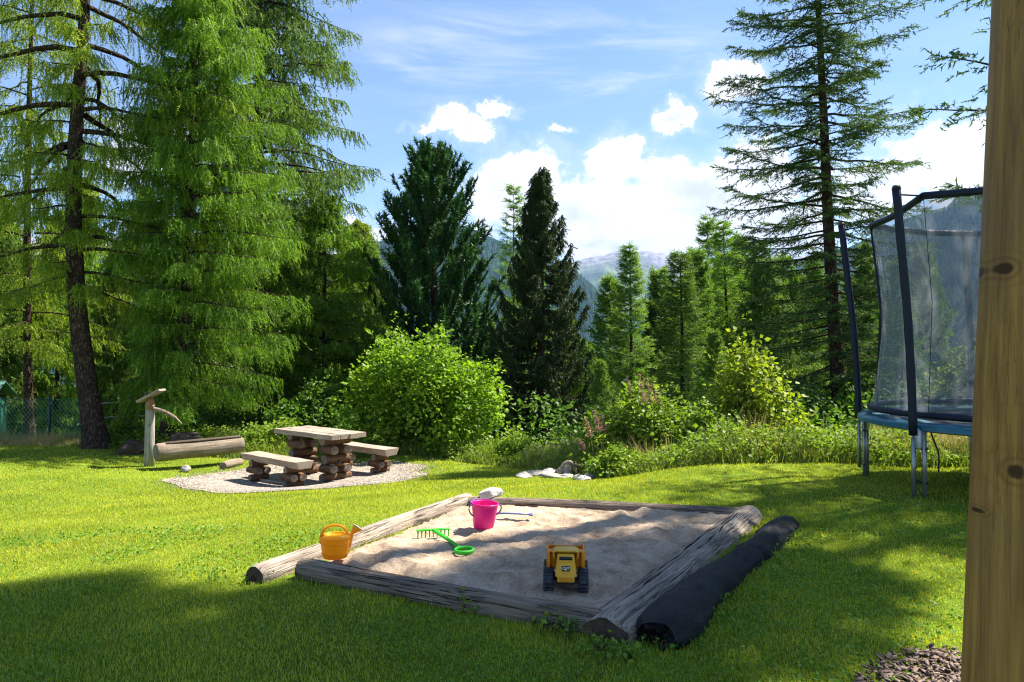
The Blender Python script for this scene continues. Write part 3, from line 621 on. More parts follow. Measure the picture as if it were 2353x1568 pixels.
# ================================================================ TREES
def PP(lst, d): return [P(a, b, d) for a, b in lst]
GT = 'tall conifers standing around the garden'
conifer('larch_tree', 'tallest bare-trunked larch at the left beside the green chain-link fence, with long drooping twigs', 'tree',
        [G(226, 15, -.1)] + PP([(208, 930), (192, 830), (176, 720), (166, 560), (163, 400), (172, 220), (184, 80), (190, -100), (192, -330), (190, -640)], 15), .21,
        [(.22, 1.9), (.30, 2.7), (.45, 3.3), (.6, 3.2), (.8, 2.2), (1, .2)], 84, 21, 'hang', 'larch_light', e0=(.15, .1), sag=.75, tip=.45, sub=13, subl=.34, tw=6, twl=.42, k=12, size=.05, width=.017, limb=.04, hang=1.0, bare=.22, fat=.75, asym=lambda a, f, r: .38 if math.cos(a) < -.35 else 1.0)
conifer('larch_tree', 'dense bright green larch whose boughs hang right down behind the water trough', 'tree',
        [G(375, 15.6, -.1)] + PP([(392, 930), (408, 860), (425, 700), (432, 450), (440, 250), (447, 60), (450, -120)], 15.6), .15,
        [(.10, 1.0), (.2, 1.5), (.34, 1.75), (.5, 1.75), (.66, 1.6), (.8, 1.35), (.93, .9), (1, .1)], 128, 22, 'hang', 'larch', e0=(.25, .5), sag=.65, tip=.3, sub=15, subl=.32, tw=7, twl=.38, k=12, size=.05, width=.017, limb=.02, hang=1.0, rjit=.62, fat=.75,
        asym=lambda a, f, r: 1.3 if math.sin(a) > .2 else .8)
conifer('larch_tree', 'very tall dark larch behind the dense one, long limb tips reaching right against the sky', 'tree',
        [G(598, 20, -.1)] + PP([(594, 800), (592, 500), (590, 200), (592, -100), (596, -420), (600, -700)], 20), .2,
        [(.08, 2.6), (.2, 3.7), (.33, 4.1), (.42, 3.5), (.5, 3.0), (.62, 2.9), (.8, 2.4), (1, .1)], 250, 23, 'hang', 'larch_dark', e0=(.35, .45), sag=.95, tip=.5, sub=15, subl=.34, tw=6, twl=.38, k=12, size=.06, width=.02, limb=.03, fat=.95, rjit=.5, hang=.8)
conifer('larch_tree', 'slim larch behind the fence at the far left edge of the garden', 'tree',
        [G(70, 21, -.1)] + PP([(62, 800), (58, 500), (60, 200), (66, -100), (66, -400)], 21), .13,
        [(.15, 2.2), (.3, 3.0), (.5, 2.6), (.7, 2.2), (1, .1)], 95, 24, 'hang', 'larch_light', e0=(.2, .3), sag=.65, tip=.3, sub=13, tw=6, twl=.32, k=9, size=.06, width=.02, limb=.02, fat=.75)
conifer('larch_tree', 'small light green larch left of the broad pine', 'tree',
        [G(800, 25)] + PP([(800, 760), (798, 540)], 25), .1, [(.05, 1.5), (.4, 1.35), (.7, .85), (1, .05)], 100, 25, 'hang', 'larch_light', e0=(.3, .5), sag=.5, tip=.3, sub=11, tw=5, twl=.25, k=8, size=.07, width=.024, limb=.015)
conifer('larch_tree', 'bushy sunlit larch filling the gap between the dense larch and the leafy bush', 'tree',
        [G(745, 19.5)] + PP([(745, 700), (745, 440)], 19.5), .1, [(.05, 2.0), (.35, 1.9), (.6, 1.5), (1, .08)], 110, 26, 'hang', 'larch', e0=(.3, .5), sag=.55, tip=.3, sub=12, tw=6, twl=.26, k=9, size=.06, width=.02, limb=.018, fat=.8)
conifer('larch_tree', 'light feathery larch just left of the broad pine', 'tree',
        [G(835, 22.5)] + PP([(832, 760), (826, 500)], 22.5), .1, [(.05, 2.0), (.35, 1.8), (.6, 1.2), (.85, .5), (1, .05)], 120, 45, 'hang', 'larch_light', e0=(.3, .4), sag=.55, tip=.3, sub=11, tw=6, twl=.27, k=8, size=.06, width=.018, limb=.016, fat=.85)
conifer('pine_tree', 'broad dark stone pine with upright brush-like shoots behind the leafy bush', 'tree',
        [G(1002, 20)] + PP([(1002, 800), (995, 600), (988, 362)], 20), .2,
        [(.04, 1.75), (.25, 1.9), (.45, 1.7), (.62, 1.35), (.78, .95), (.9, .55), (.97, .25), (1, .05)], 185, 27, 'brush', 'pine', e0=(.15, 1.1), sag=-.25, tip=.15, sub=11, twl=.42, k=58, size=.12, width=.028, limb=.03, rjit=.35)
conifer('larch_tree', 'thin pale larch between the pine and the dark spruce', 'tree',
        [G(1178, 28)] + PP([(1180, 800), (1180, 420)], 28), .1, [(.1, 1.35), (.4, 1.15), (.7, .75), (1, .04)], 110, 28, 'side', 'larch_mid', e0=(.3, .9), sag=.25, tip=.1, sub=9, tw=5, twl=.2, k=6, size=.07, width=.022, limb=.014, dens=0.8, fat=.72)
conifer('spruce_tree', 'narrow dark spruce with boughs curving up at the tips', 'tree',
        [G(1243, 18)] + PP([(1243, 800), (1243, 392)], 18), .16,
        [(.03, 1.25), (.2, 1.5), (.4, 1.28), (.55, 1.02), (.7, .72), (.8, .50), (.9, .26), (1, .03)], 125, 29, 'hang', 'spruce', e0=(-.2, .55), sag=.8, tip=1.15, sub=18, subl=.17, tw=7, twl=.15, k=19, size=.038, width=.012, limb=.018, hang=.9, rjit=.22)
conifer('larch_tree', 'young blue-green larch with a spiky top in front of the far meadow ridge', 'tree',
        [G(1450, 21)] + PP([(1450, 800), (1447, 552)], 21), .1, [(.03, 1.25), (.3, 1.05), (.6, .62), (.9, .16), (1, .03)], 130, 30, 'side', 'larch_mid', e0=(.15, .6), sag=.3, tip=.3, sub=11, tw=6, twl=.17, k=8, size=.055, width=.017, limb=.014, dens=0.8, fat=.72)
conifer('larch_tree', 'darker larch just right of the young spiky one', 'tree',
        [G(1568, 19)] + PP([(1568, 800), (1563, 575)], 19), .11, [(.05, 1.2), (.35, 1.0), (.7, .55), (1, .04)], 120, 31, 'side', 'larch_dark', e0=(.15, .6), sag=.3, tip=.3, sub=11, tw=6, twl=.17, k=8, size=.05, width=.016, limb=.014, dens=0.8, fat=.72)
conifer('larch_tree', 'taller larch with a visible bare trunk above the yellow-topped shrub', 'tree',
        [G(1632, 27)] + PP([(1630, 800), (1626, 495)], 27), .12, [(.2, 1.0), (.4, 1.3), (.7, .95), (1, .04)], 110, 32, 'side', 'larch_mid', e0=(.2, .7), sag=.25, tip=.2, sub=10, tw=5, twl=.2, k=7, size=.07, width=.022, limb=.014, dens=0.8, fat=.72)
conifer('larch_tree', 'hazy larch partly hidden behind the limbs of the big right-hand conifer', 'tree',
        [G(1680, 25)] + PP([(1672, 800), (1662, 505)], 25), .12, [(.15, 1.5), (.4, 1.35), (.7, .95), (1, .04)], 110, 33, 'side', 'larch', e0=(.2, .7), sag=.3, tip=.2, sub=10, tw=5, twl=.2, k=7, size=.065, width=.02, limb=.014, dens=0.8, fat=.72)
conifer('larch_tree', 'low spreading larch below the first limbs of the big right-hand conifer', 'tree',
        [G(1770, 22)] + PP([(1765, 800), (1752, 590)], 22), .1, [(.05, 1.9), (.4, 1.5), (.7, .9), (1, .04)], 120, 34, 'hang', 'larch_dark', e0=(.25, .5), sag=.45, tip=.3, sub=11, tw=6, twl=.22, k=8, size=.06, width=.019, limb=.016)
conifer('spruce_tree', 'big sparse conifer with a straight reddish trunk left of the trampoline', 'tree',
        [G(1932, 15.2, -.2)] + PP([(1926, 900), (1914, 700), (1904, 500), (1896, 250), (1886, 20), (1880, -160), (1877, -340)], 15.2), .165,
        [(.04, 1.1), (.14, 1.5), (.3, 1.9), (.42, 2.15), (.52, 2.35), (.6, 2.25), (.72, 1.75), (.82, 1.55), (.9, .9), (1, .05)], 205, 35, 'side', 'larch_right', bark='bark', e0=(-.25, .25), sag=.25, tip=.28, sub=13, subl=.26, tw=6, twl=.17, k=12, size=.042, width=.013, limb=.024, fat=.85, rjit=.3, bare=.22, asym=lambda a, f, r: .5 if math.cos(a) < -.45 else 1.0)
# trees right of the picture: one shows its limb tips beside the post, and their crowns shade the lawn
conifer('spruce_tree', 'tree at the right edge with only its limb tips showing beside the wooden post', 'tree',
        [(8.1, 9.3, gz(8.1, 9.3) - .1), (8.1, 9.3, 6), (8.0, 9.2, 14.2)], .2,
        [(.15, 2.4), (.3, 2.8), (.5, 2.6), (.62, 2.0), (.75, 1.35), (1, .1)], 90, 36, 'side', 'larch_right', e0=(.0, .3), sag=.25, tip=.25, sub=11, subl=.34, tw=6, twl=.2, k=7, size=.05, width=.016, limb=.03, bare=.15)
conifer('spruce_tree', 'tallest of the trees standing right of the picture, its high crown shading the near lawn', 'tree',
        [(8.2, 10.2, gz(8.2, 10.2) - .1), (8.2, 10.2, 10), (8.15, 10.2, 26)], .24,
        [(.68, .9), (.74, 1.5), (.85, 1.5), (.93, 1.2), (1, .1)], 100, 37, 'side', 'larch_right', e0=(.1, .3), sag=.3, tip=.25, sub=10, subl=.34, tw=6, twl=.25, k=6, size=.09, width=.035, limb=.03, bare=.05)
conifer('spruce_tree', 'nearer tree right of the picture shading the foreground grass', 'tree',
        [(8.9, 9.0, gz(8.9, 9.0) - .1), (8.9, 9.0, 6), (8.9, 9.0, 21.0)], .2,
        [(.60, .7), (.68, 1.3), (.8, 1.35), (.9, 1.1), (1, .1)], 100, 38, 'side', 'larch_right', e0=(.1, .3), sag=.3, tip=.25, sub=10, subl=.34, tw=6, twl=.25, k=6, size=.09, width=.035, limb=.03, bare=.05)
# background trees: two kinds, copied with their parts
ga = conifer('larch_tree', 'x', 'tree', [(0, 0, 0), (.05, 0, 4), (0, 0, 9)], .12, [(.08, 2.0), (.3, 1.9), (.6, 1.35), (.85, .6), (1, .05)], 110, 41, 'hang', 'larch', e0=(.25, .5), sag=.5, tip=.35, sub=12, tw=6, twl=.27, k=8, size=.065, width=.022, limb=.018)
gb = conifer('spruce_tree', 'x', 'tree', [(0, 0, 0), (.0, .05, 4), (0, 0, 9)], .13, [(.04, 1.9), (.3, 1.6), (.6, 1.1), (.85, .45), (1, .05)], 120, 42, 'hang', 'larch_dark', e0=(.0, .6), sag=.4, tip=.5, sub=14, tw=6, twl=.2, k=9, size=.06, width=.024, limb=.018)
gc = conifer('larch_tree', 'x', 'tree', [(0, 0, 0), (.05, 0, 4), (0, 0, 9)], .11, [(.05, 1.9), (.3, 1.75), (.6, 1.15), (.85, .5), (1, .04)], 120, 43, 'side', 'larch_mid', e0=(.1, .6), sag=.3, tip=.35, sub=12, tw=6, twl=.24, k=8, size=.065, width=.018, limb=.016)
BG = [(gc, 1400, 27, 640, 'pale larch just right of the dark spruce'), (gc, 1515, 31, 620, 'pale larch filling the gap between the two young larches'), (gc, 1600, 24, 575, 'light green larch behind the bare-trunked one'), (gc, 1700, 29, 545, 'light larch behind the spreading low limbs'),
      (gc, 1745, 24, 560, 'bushy pale larch left of the big right-hand conifer'), (gc, 1800, 31, 590, 'larch deep in the wood left of the reddish trunk'), (gc, 1870, 24, 600, 'pale larch directly behind the reddish trunk'), (gc, 1960, 29, 640, 'pale larch right of the reddish trunk'), (gc, 2060, 22, 600, 'pale larch seen through the left side of the net'),
      (gc, 700, 26, 480, 'pale larch behind the right boughs of the dense one'), (gc, 845, 22, 560, 'pale bushy larch touching the left side of the stone pine'), (gc, 1215, 30, 560, 'pale larch low between the pine and the dark spruce'), (gc, 1640, 17, 760, 'young light larch behind the yellow-topped shrub'), (gc, 1380, 16.5, 830, 'small young larch behind the low mound shrub'), (ga, 130, 26, 480, 'larch in the background just right of the slim fence-side larch'), (gb, 265, 24, 560, 'dark tree in the background between the two left trunks'), (ga, 330, 29, 420, 'larch far behind the gap left of the dense hanging larch'),
      (gb, -40, 24, 350, 'dark tree cut by the left edge of the photo'), (gb, 480, 25, 500, 'dark tree behind the lower boughs of the dense larch'), (ga, 660, 24, 470, 'larch behind the picnic table and below the tall dark larch'),
      (gb, 860, 24, 700, 'short dark tree left of the pine base'), (gb, 1120, 26, 720, 'short dark tree between pine base and spruce base'), (ga, 1345, 24, 780, 'short tree right of the spruce foot'), (gb, 1390, 21, 860, 'low tree behind the pink-plumed bush'),
      (gb, 1505, 26, 690, 'background tree between the young spiky larch and the darker one'), (ga, 1835, 27, 620, 'background tree just left of the reddish trunk'), (gb, 1990, 24, 560, 'dark tree between the reddish trunk and the trampoline net'),
      (ga, 2120, 26, 560, 'green tree seen through the trampoline net'), (ga, 2235, 22, 740, 'bright low tree seen through the trampoline net near the post'), (gb, 2080, 17, 800, 'low tree behind the trampoline bed'),
      (gb, 1720, 19, 760, 'low dark tree behind the yellow-topped shrub'), (ga, 2420, 24, 450, 'tree hidden behind the wooden post'), (ga, 560, 28, 380, 'tall larch deep behind the dense hanging one'), (ga, 10, 27, 450, 'leafy larch behind the green shed'), (ga, 190, 34, 400, 'pale larch deepest in the wood on the left'), (gb, 1660, 33, 580, 'slim hazy tree deep behind the yellow-topped shrub'), (ga, 1545, 36, 650, 'farthest larch deep in the valley right of the young spiky one'), (gb, 1300, 33, 690, 'hazy tree deep in the valley right of the dark spruce')]
used = set()
for i, (pr_, px, d, s, lab) in enumerate(BG):
    c = pr_ if pr_.name not in used else copy_tree(pr_); used.add(pr_.name)
    g0 = G(px, d, -.15); c.location = tuple(g0); s = (EYE + (HY - s) / F * d - g0[2]) / 9.0; w_ = min(s, 1.1) * .45 + s * .4; c.scale = (w_, w_, s); c.rotation_euler = (0, 0, i * 1.9)
    c['label'] = lab; c['group'] = 'background trees beyond the lawn'
# ================================================================ SHRUBS
shrub('leafy_bush', 'big round bright green leafy bush behind the picnic table', G(985, 15.3, -.1), 1.62, 1.5, 2.95, 51, 'bush', 16, 2700, 7, .085, .2, low=.06, lobes=12, stemr=.026)
shrub('leafy_bush', 'spreading leafy shrub with yellow-green top and bare stems right of the pink plumes', G(1710, 11.6, -.2), .80, .7, 2.35, 52, 'bush_yellow', 12, 620, 6, .075, .4, low=.28, stemr=.02)
shrub('leafy_bush', 'bushy pale green shrub mixed with tall herbs at the left end of the mound', G(1500, 11.2, -.3), .95, .7, 1.75, 53, 'weed', 10, 1200, 6, .06, .3, low=.02)
shrub('leafy_bush', 'dark thicket between the dense larch and the round bright bush', G(735, 17.4, -.1), 1.15, 1.2, 1.75, 54, 'bush_dark', 8, 1000, 8, .09, .5, low=.05)
shrub('leafy_bush', 'low grassy-green shrub at the foot of the left end of the mound', G(1415, 10.0, -.15), .42, .35, .55, 55, 'weed', 7, 420, 7, .05, .3, low=.0)
shrub('leafy_bush', 'bright leafy bush behind the trampoline near the wooden post', G(2215, 13.2, -.2), 1.0, .8, 2.1, 56, 'bush_yellow', 9, 900, 6, .08, .4, low=.1)
shrub('leafy_bush', 'green bush between the picnic table legs and the left bench', G(640, 15.5, -.1), .8, .6, .85, 57, 'weed', 7, 650, 7, .07, .4, low=.0)
shrub('leafy_bush', 'small green bush just left of the grey fountain post', G(290, 15.6, -.1), .45, .4, .8, 58, 'weed', 6, 350, 7, .06, .4, low=.0)
shrub('leafy_bush', 'leafy green clump right of the round bright bush', G(1190, 13.6, -.15), .65, .5, .75, 59, 'weed', 6, 520, 7, .055, .35, low=.0)
shrub('leafy_bush', 'mixed bright shrub joining the pale shrub and the yellow-topped one', G(1605, 10.9, -.2), .7, .55, 1.35, 61, 'weed', 8, 700, 6, .06, .3, low=.0)
shrub('leafy_bush', 'sunlit low shrub between the yellow-topped shrub and the reddish trunk', G(1830, 11.3, -.2), .8, .55, 1.15, 62, 'bush_yellow', 8, 620, 6, .06, .3, low=.0)
shrub('leafy_bush', 'low bright shrub left of the first trampoline leg', G(1925, 11.0, -.2), .55, .45, .85, 63, 'weed', 7, 420, 6, .055, .3, low=.0)
# willowherb with pinkish plumes
def plume(px, py, d, h, label, s):
    rng = np.random.default_rng(s); top = P(px, py, d); b = np.array((top[0] + .12, d, top[2] - h)); o = empty('willowherb', tuple(b), 0, label, 'flowering plant', 'pink-plumed willowherb at the left end of the mound')
    st = MB(); pt = smooth_path([(0, 0, 0), (-.02, 0, h * .5), tuple(top - b)], 8); st.tube(pt, np.linspace(.006, .002, 8), 5, False); st.build('stem', M['dry'], o)
    pl = MB(); n = 60; tt_ = rng.random(n); q = np.stack([np.interp(.62 + .4 * tt_, np.linspace(0, 1, 8), pt[:, k]) for k in range(3)], 1)
    needles(pl, q, unit(rng.normal(size=(n, 3)) * (.6, .6, .3) + (0, 0, .5)), .075 * (1.1 - tt_), 7, .02, .011, .6, rng); pl.build('plume', M['pink'], o, False)
    lf = MB(); q = np.stack([np.interp(.75 * rng.random(26), np.linspace(0, 1, 8), pt[:, k]) for k in range(3)], 1); leaves(lf, q, unit(rng.normal(size=(26, 3))), 2, .08, rng, .2, .2, .2); lf.build('leaves', M['weed'], o, False)
for i, (px, py, d, h, lab) in enumerate([(1468, 862, 10.9, 1.1, 'tallest pink plume leaning left above the pale green shrub'), (1484, 872, 10.8, 1.0, 'pink plume second from the tallest'), (1498, 884, 10.9, .9, 'pink plume right of the tallest pair'),
                                    (1440, 868, 11.2, 1.0, 'faint reddish plume left of the tallest'), (1512, 892, 11.2, .9, 'short pink plume on the right of the cluster'), (1365, 945, 10.6, .8, 'brownish plume low on the left side of the shrub'),
                                    (1345, 965, 10.7, .7, 'faded plume beside the dark spruce foot'), (1382, 955, 10.9, .7, 'faded plume between the low shrub and the spruce'), (1330, 1010, 10.8, .5, 'short dry plume behind the stones')]):
    plume(px, py, d, h, lab, 60 + i)
# ================================================================ SANDBOX LOGS
def log_mesh(L, r0, r1, seed, n=26, m=60, flat=1.0, rough=.05, bend=.02, caps=True):
    xs_ = np.linspace(0, L, m); V = np.zeros((m, n + 1, 3))
    for i, x in enumerate(xs_):
        r = r0 + (r1 - r0) * x / L; e = min(x, L - x); r *= 1 - .12 * math.exp(-e / .02)
        cy = bend * math.sin(x / L * 3.1 + seed); cz = bend * .5 * math.sin(x / L * 5 + seed * 2)
        for j in range(n + 1):
            a = 2 * math.pi * (j % n) / n
            q = r * (1 + rough * 2 * noise.noise(Vector((x * .8, math.cos(a) * 1.6 + seed, math.sin(a) * 1.6))) + rough * .8 * noise.noise(Vector((x * 2.5, math.cos(a) * 6 + seed, math.sin(a) * 6))))
            V[i, j] = (x, cy + q * math.cos(a), cz + q * math.sin(a) * flat)
    return V
def put_log(name, label, p0, p1, r0, r1, seed, mat='log', endmat='endgrain', group=None, flat=1.0, rough=.05, bend=.015, cat='log', parent=None, n=26):
    p0, p1 = np.array(p0, float), np.array(p1, float); L = float(np.linalg.norm(p1 - p0)); V = log_mesh(L, r0, r1, seed, n, max(16, int(L / .04)), flat, rough, bend)
    d = Vector(p1 - p0).normalized(); q = d.to_track_quat('X', 'Z')
    b = MB(); b.grid(V[:, ::-1]); o = b.build(name, M[mat], parent); o.location = tuple(p0); o.rotation_mode = 'QUATERNION'; o.rotation_quaternion = q
    for k, row in ((0, V[0]), (1, V[-1])):
        c = row[:-1].mean(0); e = MB(); rings = [row[:-1] * (1 - t_) + c * t_ + np.array((1 if k == 0 else -1, 0, 0)) * .012 * math.sin(t_ * 9) for t_ in (0, .3, .6, .9, 1)]
        e.grid(np.array([np.vstack([r_, r_[:1]]) for r_ in rings])); e.build('end_grain', M[endmat], o)
    if cat and parent is None: tag(o, label, cat, group)
    return o
GL = 'weathered logs framing the sandbox'
z0 = EYE - 1.30
put_log('log', 'long near sandbox log running from the watering can towards the dark roll', (-1.27, 4.455, z0 + .008), (.46, 3.60, z0 - .012), .068, .074, 1, group=GL, endmat='log_end')
put_log('log', 'left sandbox log with a dark rotten end sticking out into the lawn', (-1.50, 4.36, z0 - .012), (-.40, 6.62, z0 + .0), .082, .072, 2, 'log_pale', 'log_end', group=GL)
put_log('log', 'thin far sandbox log at the back edge of the sand', (-.38, 6.50, z0 - .0), (2.0, 6.02, z0 + .0), .062, .062, 3, group=GL)
bl = put_log('log', 'thick cracked right sandbox log lying between the sand and the dark roll', (.42, 3.52, z0 - .055), (1.93, 6.02, z0 - .015), .146, .122, 4, 'log_pale', 'log_end', group=GL, flat=.8, rough=.08)
# deep drying cracks in the logs, dark and lying just proud of the wood
M['crack'] = plain('dark_crack', (.018, .013, .01), .95, .05)
def cracks(lo, Lb, r0, r1, seed, flat, rough, bend, lst):
    for (a0, a1, s_, r_) in lst:
        ck = MB(); xs_ = np.linspace(a0, a1, 46); pts = []
        for x in xs_:
            a = math.pi / 2 - s_ + .05 * math.sin(x * 5 + s_ * 7) + .03 * math.sin(x * 17); r = r0 + (r1 - r0) * x / Lb
            q = r * (1 + rough * 2 * noise.noise(Vector((x * .8, math.cos(a) * 1.6 + seed, math.sin(a) * 1.6))) + rough * .8 * noise.noise(Vector((x * 2.5, math.cos(a) * 6 + seed, math.sin(a) * 6))))
            pts.append((x, bend * math.sin(x / Lb * 3.1 + seed) + q * math.cos(a), bend * .5 * math.sin(x / Lb * 5 + seed * 2) + q * math.sin(a) * flat - .001))
        w_ = r_ * np.sin(np.linspace(.05, math.pi - .05, 46)) * (1 + .4 * np.sin(xs_ * 23)); ck.tube(pts, np.maximum(w_ * .6, .001), 6, True, .5); ck.build('crack', M['crack'], lo)
cracks(bl, 2.92, .146, .122, 4, .8, .08, .015, [(.3, 2.1, .30, .012), (.9, 2.7, -.10, .008), (.15, 1.1, .72, .008), (1.3, 2.75, .62, .006), (.1, .9, .05, .006), (1.9, 2.8, .25, .007)])
nl2 = bpy.data.objects['log']
Ln = float(np.linalg.norm(np.array((.46, 3.60, z0)) - np.array((-1.27, 4.455, z0 + .008)))); cracks(nl2, Ln, .068, .074, 1, 1.0, .05, .015, [(.1, .9, -.75, .006), (.5, 1.5, -.35, .005), (.9, 1.75, -1.05, .006), (1.0, 1.7, .2, .005), (.05, .6, .1, .005), (.3, 1.2, -1.3, .004)])
# rolled dark netting along the thick log
RM, t, out = newmat('black_netting'); oc = objco(t); n = t.noise(oc, 160, 3, .6); n2 = t.noise(oc, 5, 5)
w = t.new('ShaderNodeTexWave'); t.put(w.inputs['Vector'], oc); w.inputs['Scale'].default_value = 60
c = t.ramp(t.math('ADD', t.math('MULTIPLY', n, .7), t.math('MULTIPLY', n2, .3)), [(.42, (.002, .003, .004)), (.58, (.006, .007, .010)), (.70, (.08, .09, .09))])  # palest stop paints the roll's speckled sheen into its colour
t.l.new(bsdf(t, c, .62, .3, 0, bump(t, t.math('ADD', n, w.outputs['Fac']), .6, .01)).outputs[0], out.inputs[0]); M['net_roll'] = RM
p0 = np.array((.665, 3.43, z0 - .01)); p1 = np.array((2.10, 5.68, z0 + .0)); L = float(np.linalg.norm(p1 - p0)); m_, n_ = 90, 40; V = np.zeros((m_, n_ + 1, 3))
for i in range(m_):
    x = L * i / (m_ - 1); r = .117 - .024 * (x / L); r *= 1 + .07 * math.sin(x * 3.3) + .04 * math.sin(x * 9)
    if abs(x - 1.55) < .1: r *= 1 - .10 * math.exp(-((x - 1.55) / .04) ** 2)
    e = min(x, L - x); r *= 1 - .28 * math.exp(-e / .05)
    for j in range(n_ + 1):
        a = 2 * math.pi * (j % n_) / n_; q = r * (1 + .10 * noise.noise(Vector((x * 3, math.cos(a) * 1.5, math.sin(a) * 1.5))) + .09 * noise.noise(Vector((x * 6 + 3, math.cos(a) * 3.2, math.sin(a) * 3.2))))
        zq = q * math.sin(a) * .92; 
        if zq < 0: zq *= .8
        V[i, j] = (x, q * math.cos(a) * 1.12 + .02 * math.sin(x * 2.2), zq)
b = MB(); b.grid(V[:, ::-1]); ro = b.build('net_roll', RM); ro.location = tuple(p0); ro.rotation_mode = 'QUATERNION'; ro.rotation_quaternion = Vector(p1 - p0).normalized().to_track_quat('X', 'Z')
tag(ro, 'long lumpy roll of black netting lying on the grass against the thick log', 'roll')
for k in (0, 1):   # spiral folded layers closing each end
    x = 0 if k == 0 else L; e = MB(); row = V[0 if k == 0 else -1][:-1]; c = row.mean(0); rs_ = []
    for q in np.linspace(0, 1, 14): rs_.append(row * (1 - q) + c * q + np.array([((.035 if k == 0 else -.035) * (math.sin(q * 9 + 1.5 * math.sin(j_ * .35)) * .5 + q + 1.6 * noise.noise(Vector((j_ * .21, q * 4, k)))), .012 * math.sin(j_ * .8 + q * 9) * q, .012 * math.cos(j_ * .5 + q * 7) * q) for j_ in range(len(row))]))
    e.grid(np.array([np.vstack([r_, r_[:1]]) for r_ in rs_])); e.build('rolled_end', RM, ro)
fl = MB(); q = np.linspace(0, 1, 14); V2 = np.zeros((14, 10, 3))
for i, a in enumerate(q):
    for j, bb in enumerate(np.linspace(0, 1, 10)):
        x = L - .55 + a * .62; V2[i, j] = (x, .10 - bb * .20 * 1.0 + .02 * math.sin(a * 7), .07 - .11 * abs(bb - .45) + .02 * math.sin(bb * 9 + a * 5) - .05 * a)
fl.grid(V2); ff = fl.build('loose_flap', RM, ro); sm_ = ff.modifiers.new('s', 'SOLIDIFY'); sm_.thickness = .006

# ================================================================ TOYS
def plastic(name, col, rough=.32, sub=0.0, trans=.0):
    m, t, out = newmat(name); oc = objco(t); n = t.noise(oc, 30, 4)
    base_c = t.mix(n, [k * .93 for k in col], col); du = t.math('MULTIPLY', t.remap(t.noise(oc, 55, 5, .75), .52, .74, 0, .30), t.remap(t.noise(oc, 9, 2), .4, .62, .1, 1))
    b = bsdf(t, t.mix(du, base_c, (.42, .32, .22)), t.math('ADD', t.remap(n, .3, .7, rough, rough + .12), t.math('MULTIPLY', du, .4)), .5)
    if trans:
        tr = t.new('ShaderNodeBsdfTranslucent'); tr.inputs[0].default_value = tuple(col) + (1,); mx = t.new('ShaderNodeMixShader'); mx.inputs[0].default_value = trans
        t.l.new(b.outputs[0], mx.inputs[1]); t.l.new(tr.outputs[0], mx.inputs[2]); t.l.new(mx.outputs[0], out.inputs[0])
    else: t.l.new(b.outputs[0], out.inputs[0])
    return m
M['orange'] = plastic('orange_plastic', (1.0, .50, .004), .35, trans=.4); M['yellow_face'] = plastic('yellow_plastic', (.95, .55, .04), .4, trans=.2)
M['magenta'] = plastic('magenta_plastic', (.85, .006, .26), .3, trans=.15); M['green'] = plastic('green_plastic', (.045, .62, .02), .35, trans=.12)
M['truck'] = plastic('truck_yellow', (.80, .40, .012), .35); M['truck2'] = plastic('truck_orange_yellow', (.85, .28, .006), .35, trans=.08); M['tyre'] = plastic('tyre_navy_black', (.016, .022, .034), .42)
M['black'] = plastic('black_plastic', (.012, .012, .014), .4); M['violet'] = plastic('violet_plastic', (.10, .06, .20), .4); M['blue'] = plastic('blue_grey_plastic', (.10, .15, .34), .35)
M['letter'] = plastic('white_lettering', (.85, .85, .85), .5); M['metal'] = plain('axle_metal', (.35, .35, .36), .35, .5, .8)
# watering can
wx, wd = -1.085, 4.56
o = empty('watering_can', (wx, wd, z0 + .055), R(8), 'orange toy watering can standing on the log at the left sandbox corner', 'watering can')
S = 1.08
b = MB(); b.lathe([(0, .0), (.062, 0), (.069, .006), (.073, .03), (.078, .085), (.081, .115), (.080, .125), (.0835, .131), (.0835, .137), (.078, .146), (.068, .156), (.062, .160), (.058, .156), (.060, .150), (.03, .148), (0, .148)], 36, sx=1.0, sy=.82); b.build('body', M['orange'], o)
b = MB(); pts = [(-.078, 0, .10), (-.080, 0, .14), (-.066, 0, .185), (-.035, 0, .214), (.0, 0, .222), (.035, 0, .212), (.062, 0, .186), (.074, 0, .150), (.076, 0, .12)]; b.tube(smooth_path(pts, 26), .0085, 10, True, 1.5); b.build('handle', M['orange'], o)
b = MB(); b.tube(smooth_path([(.060, .03, .03), (.075, .045, .075), (.085, .06, .125), (.092, .07, .15)], 12), np.linspace(.016, .010, 12), 12); b.build('spout', M['orange'], o)
b = MB(); dq = np.array((.66, .30, .69)); p = np.array((.088, .064, .140)); b.tube([p, p + dq * .012, p + dq * .045, p + dq * .052], [.011, .015, .030, .031], 20, False); rh = b.build('sprinkler_head', M['orange'], o)
b = MB(); b.tube([p + dq * .050, p + dq * .0555, p + dq * .058], [.0305, .0305, .012], 20); b.build('sprinkler_face', M['letter'], rh)
for z_ in (.030, .100):
    b = MB(); r_ = .0745 if z_ < .05 else .0805; th_ = np.linspace(0, 2 * math.pi, 37); b.tube([(r_ * math.cos(a), r_ * .82 * math.sin(a), z_) for a in th_], .0022, 6, False); b.build('ridge', M['orange'], o)
o.scale = (S, S, S * .84)
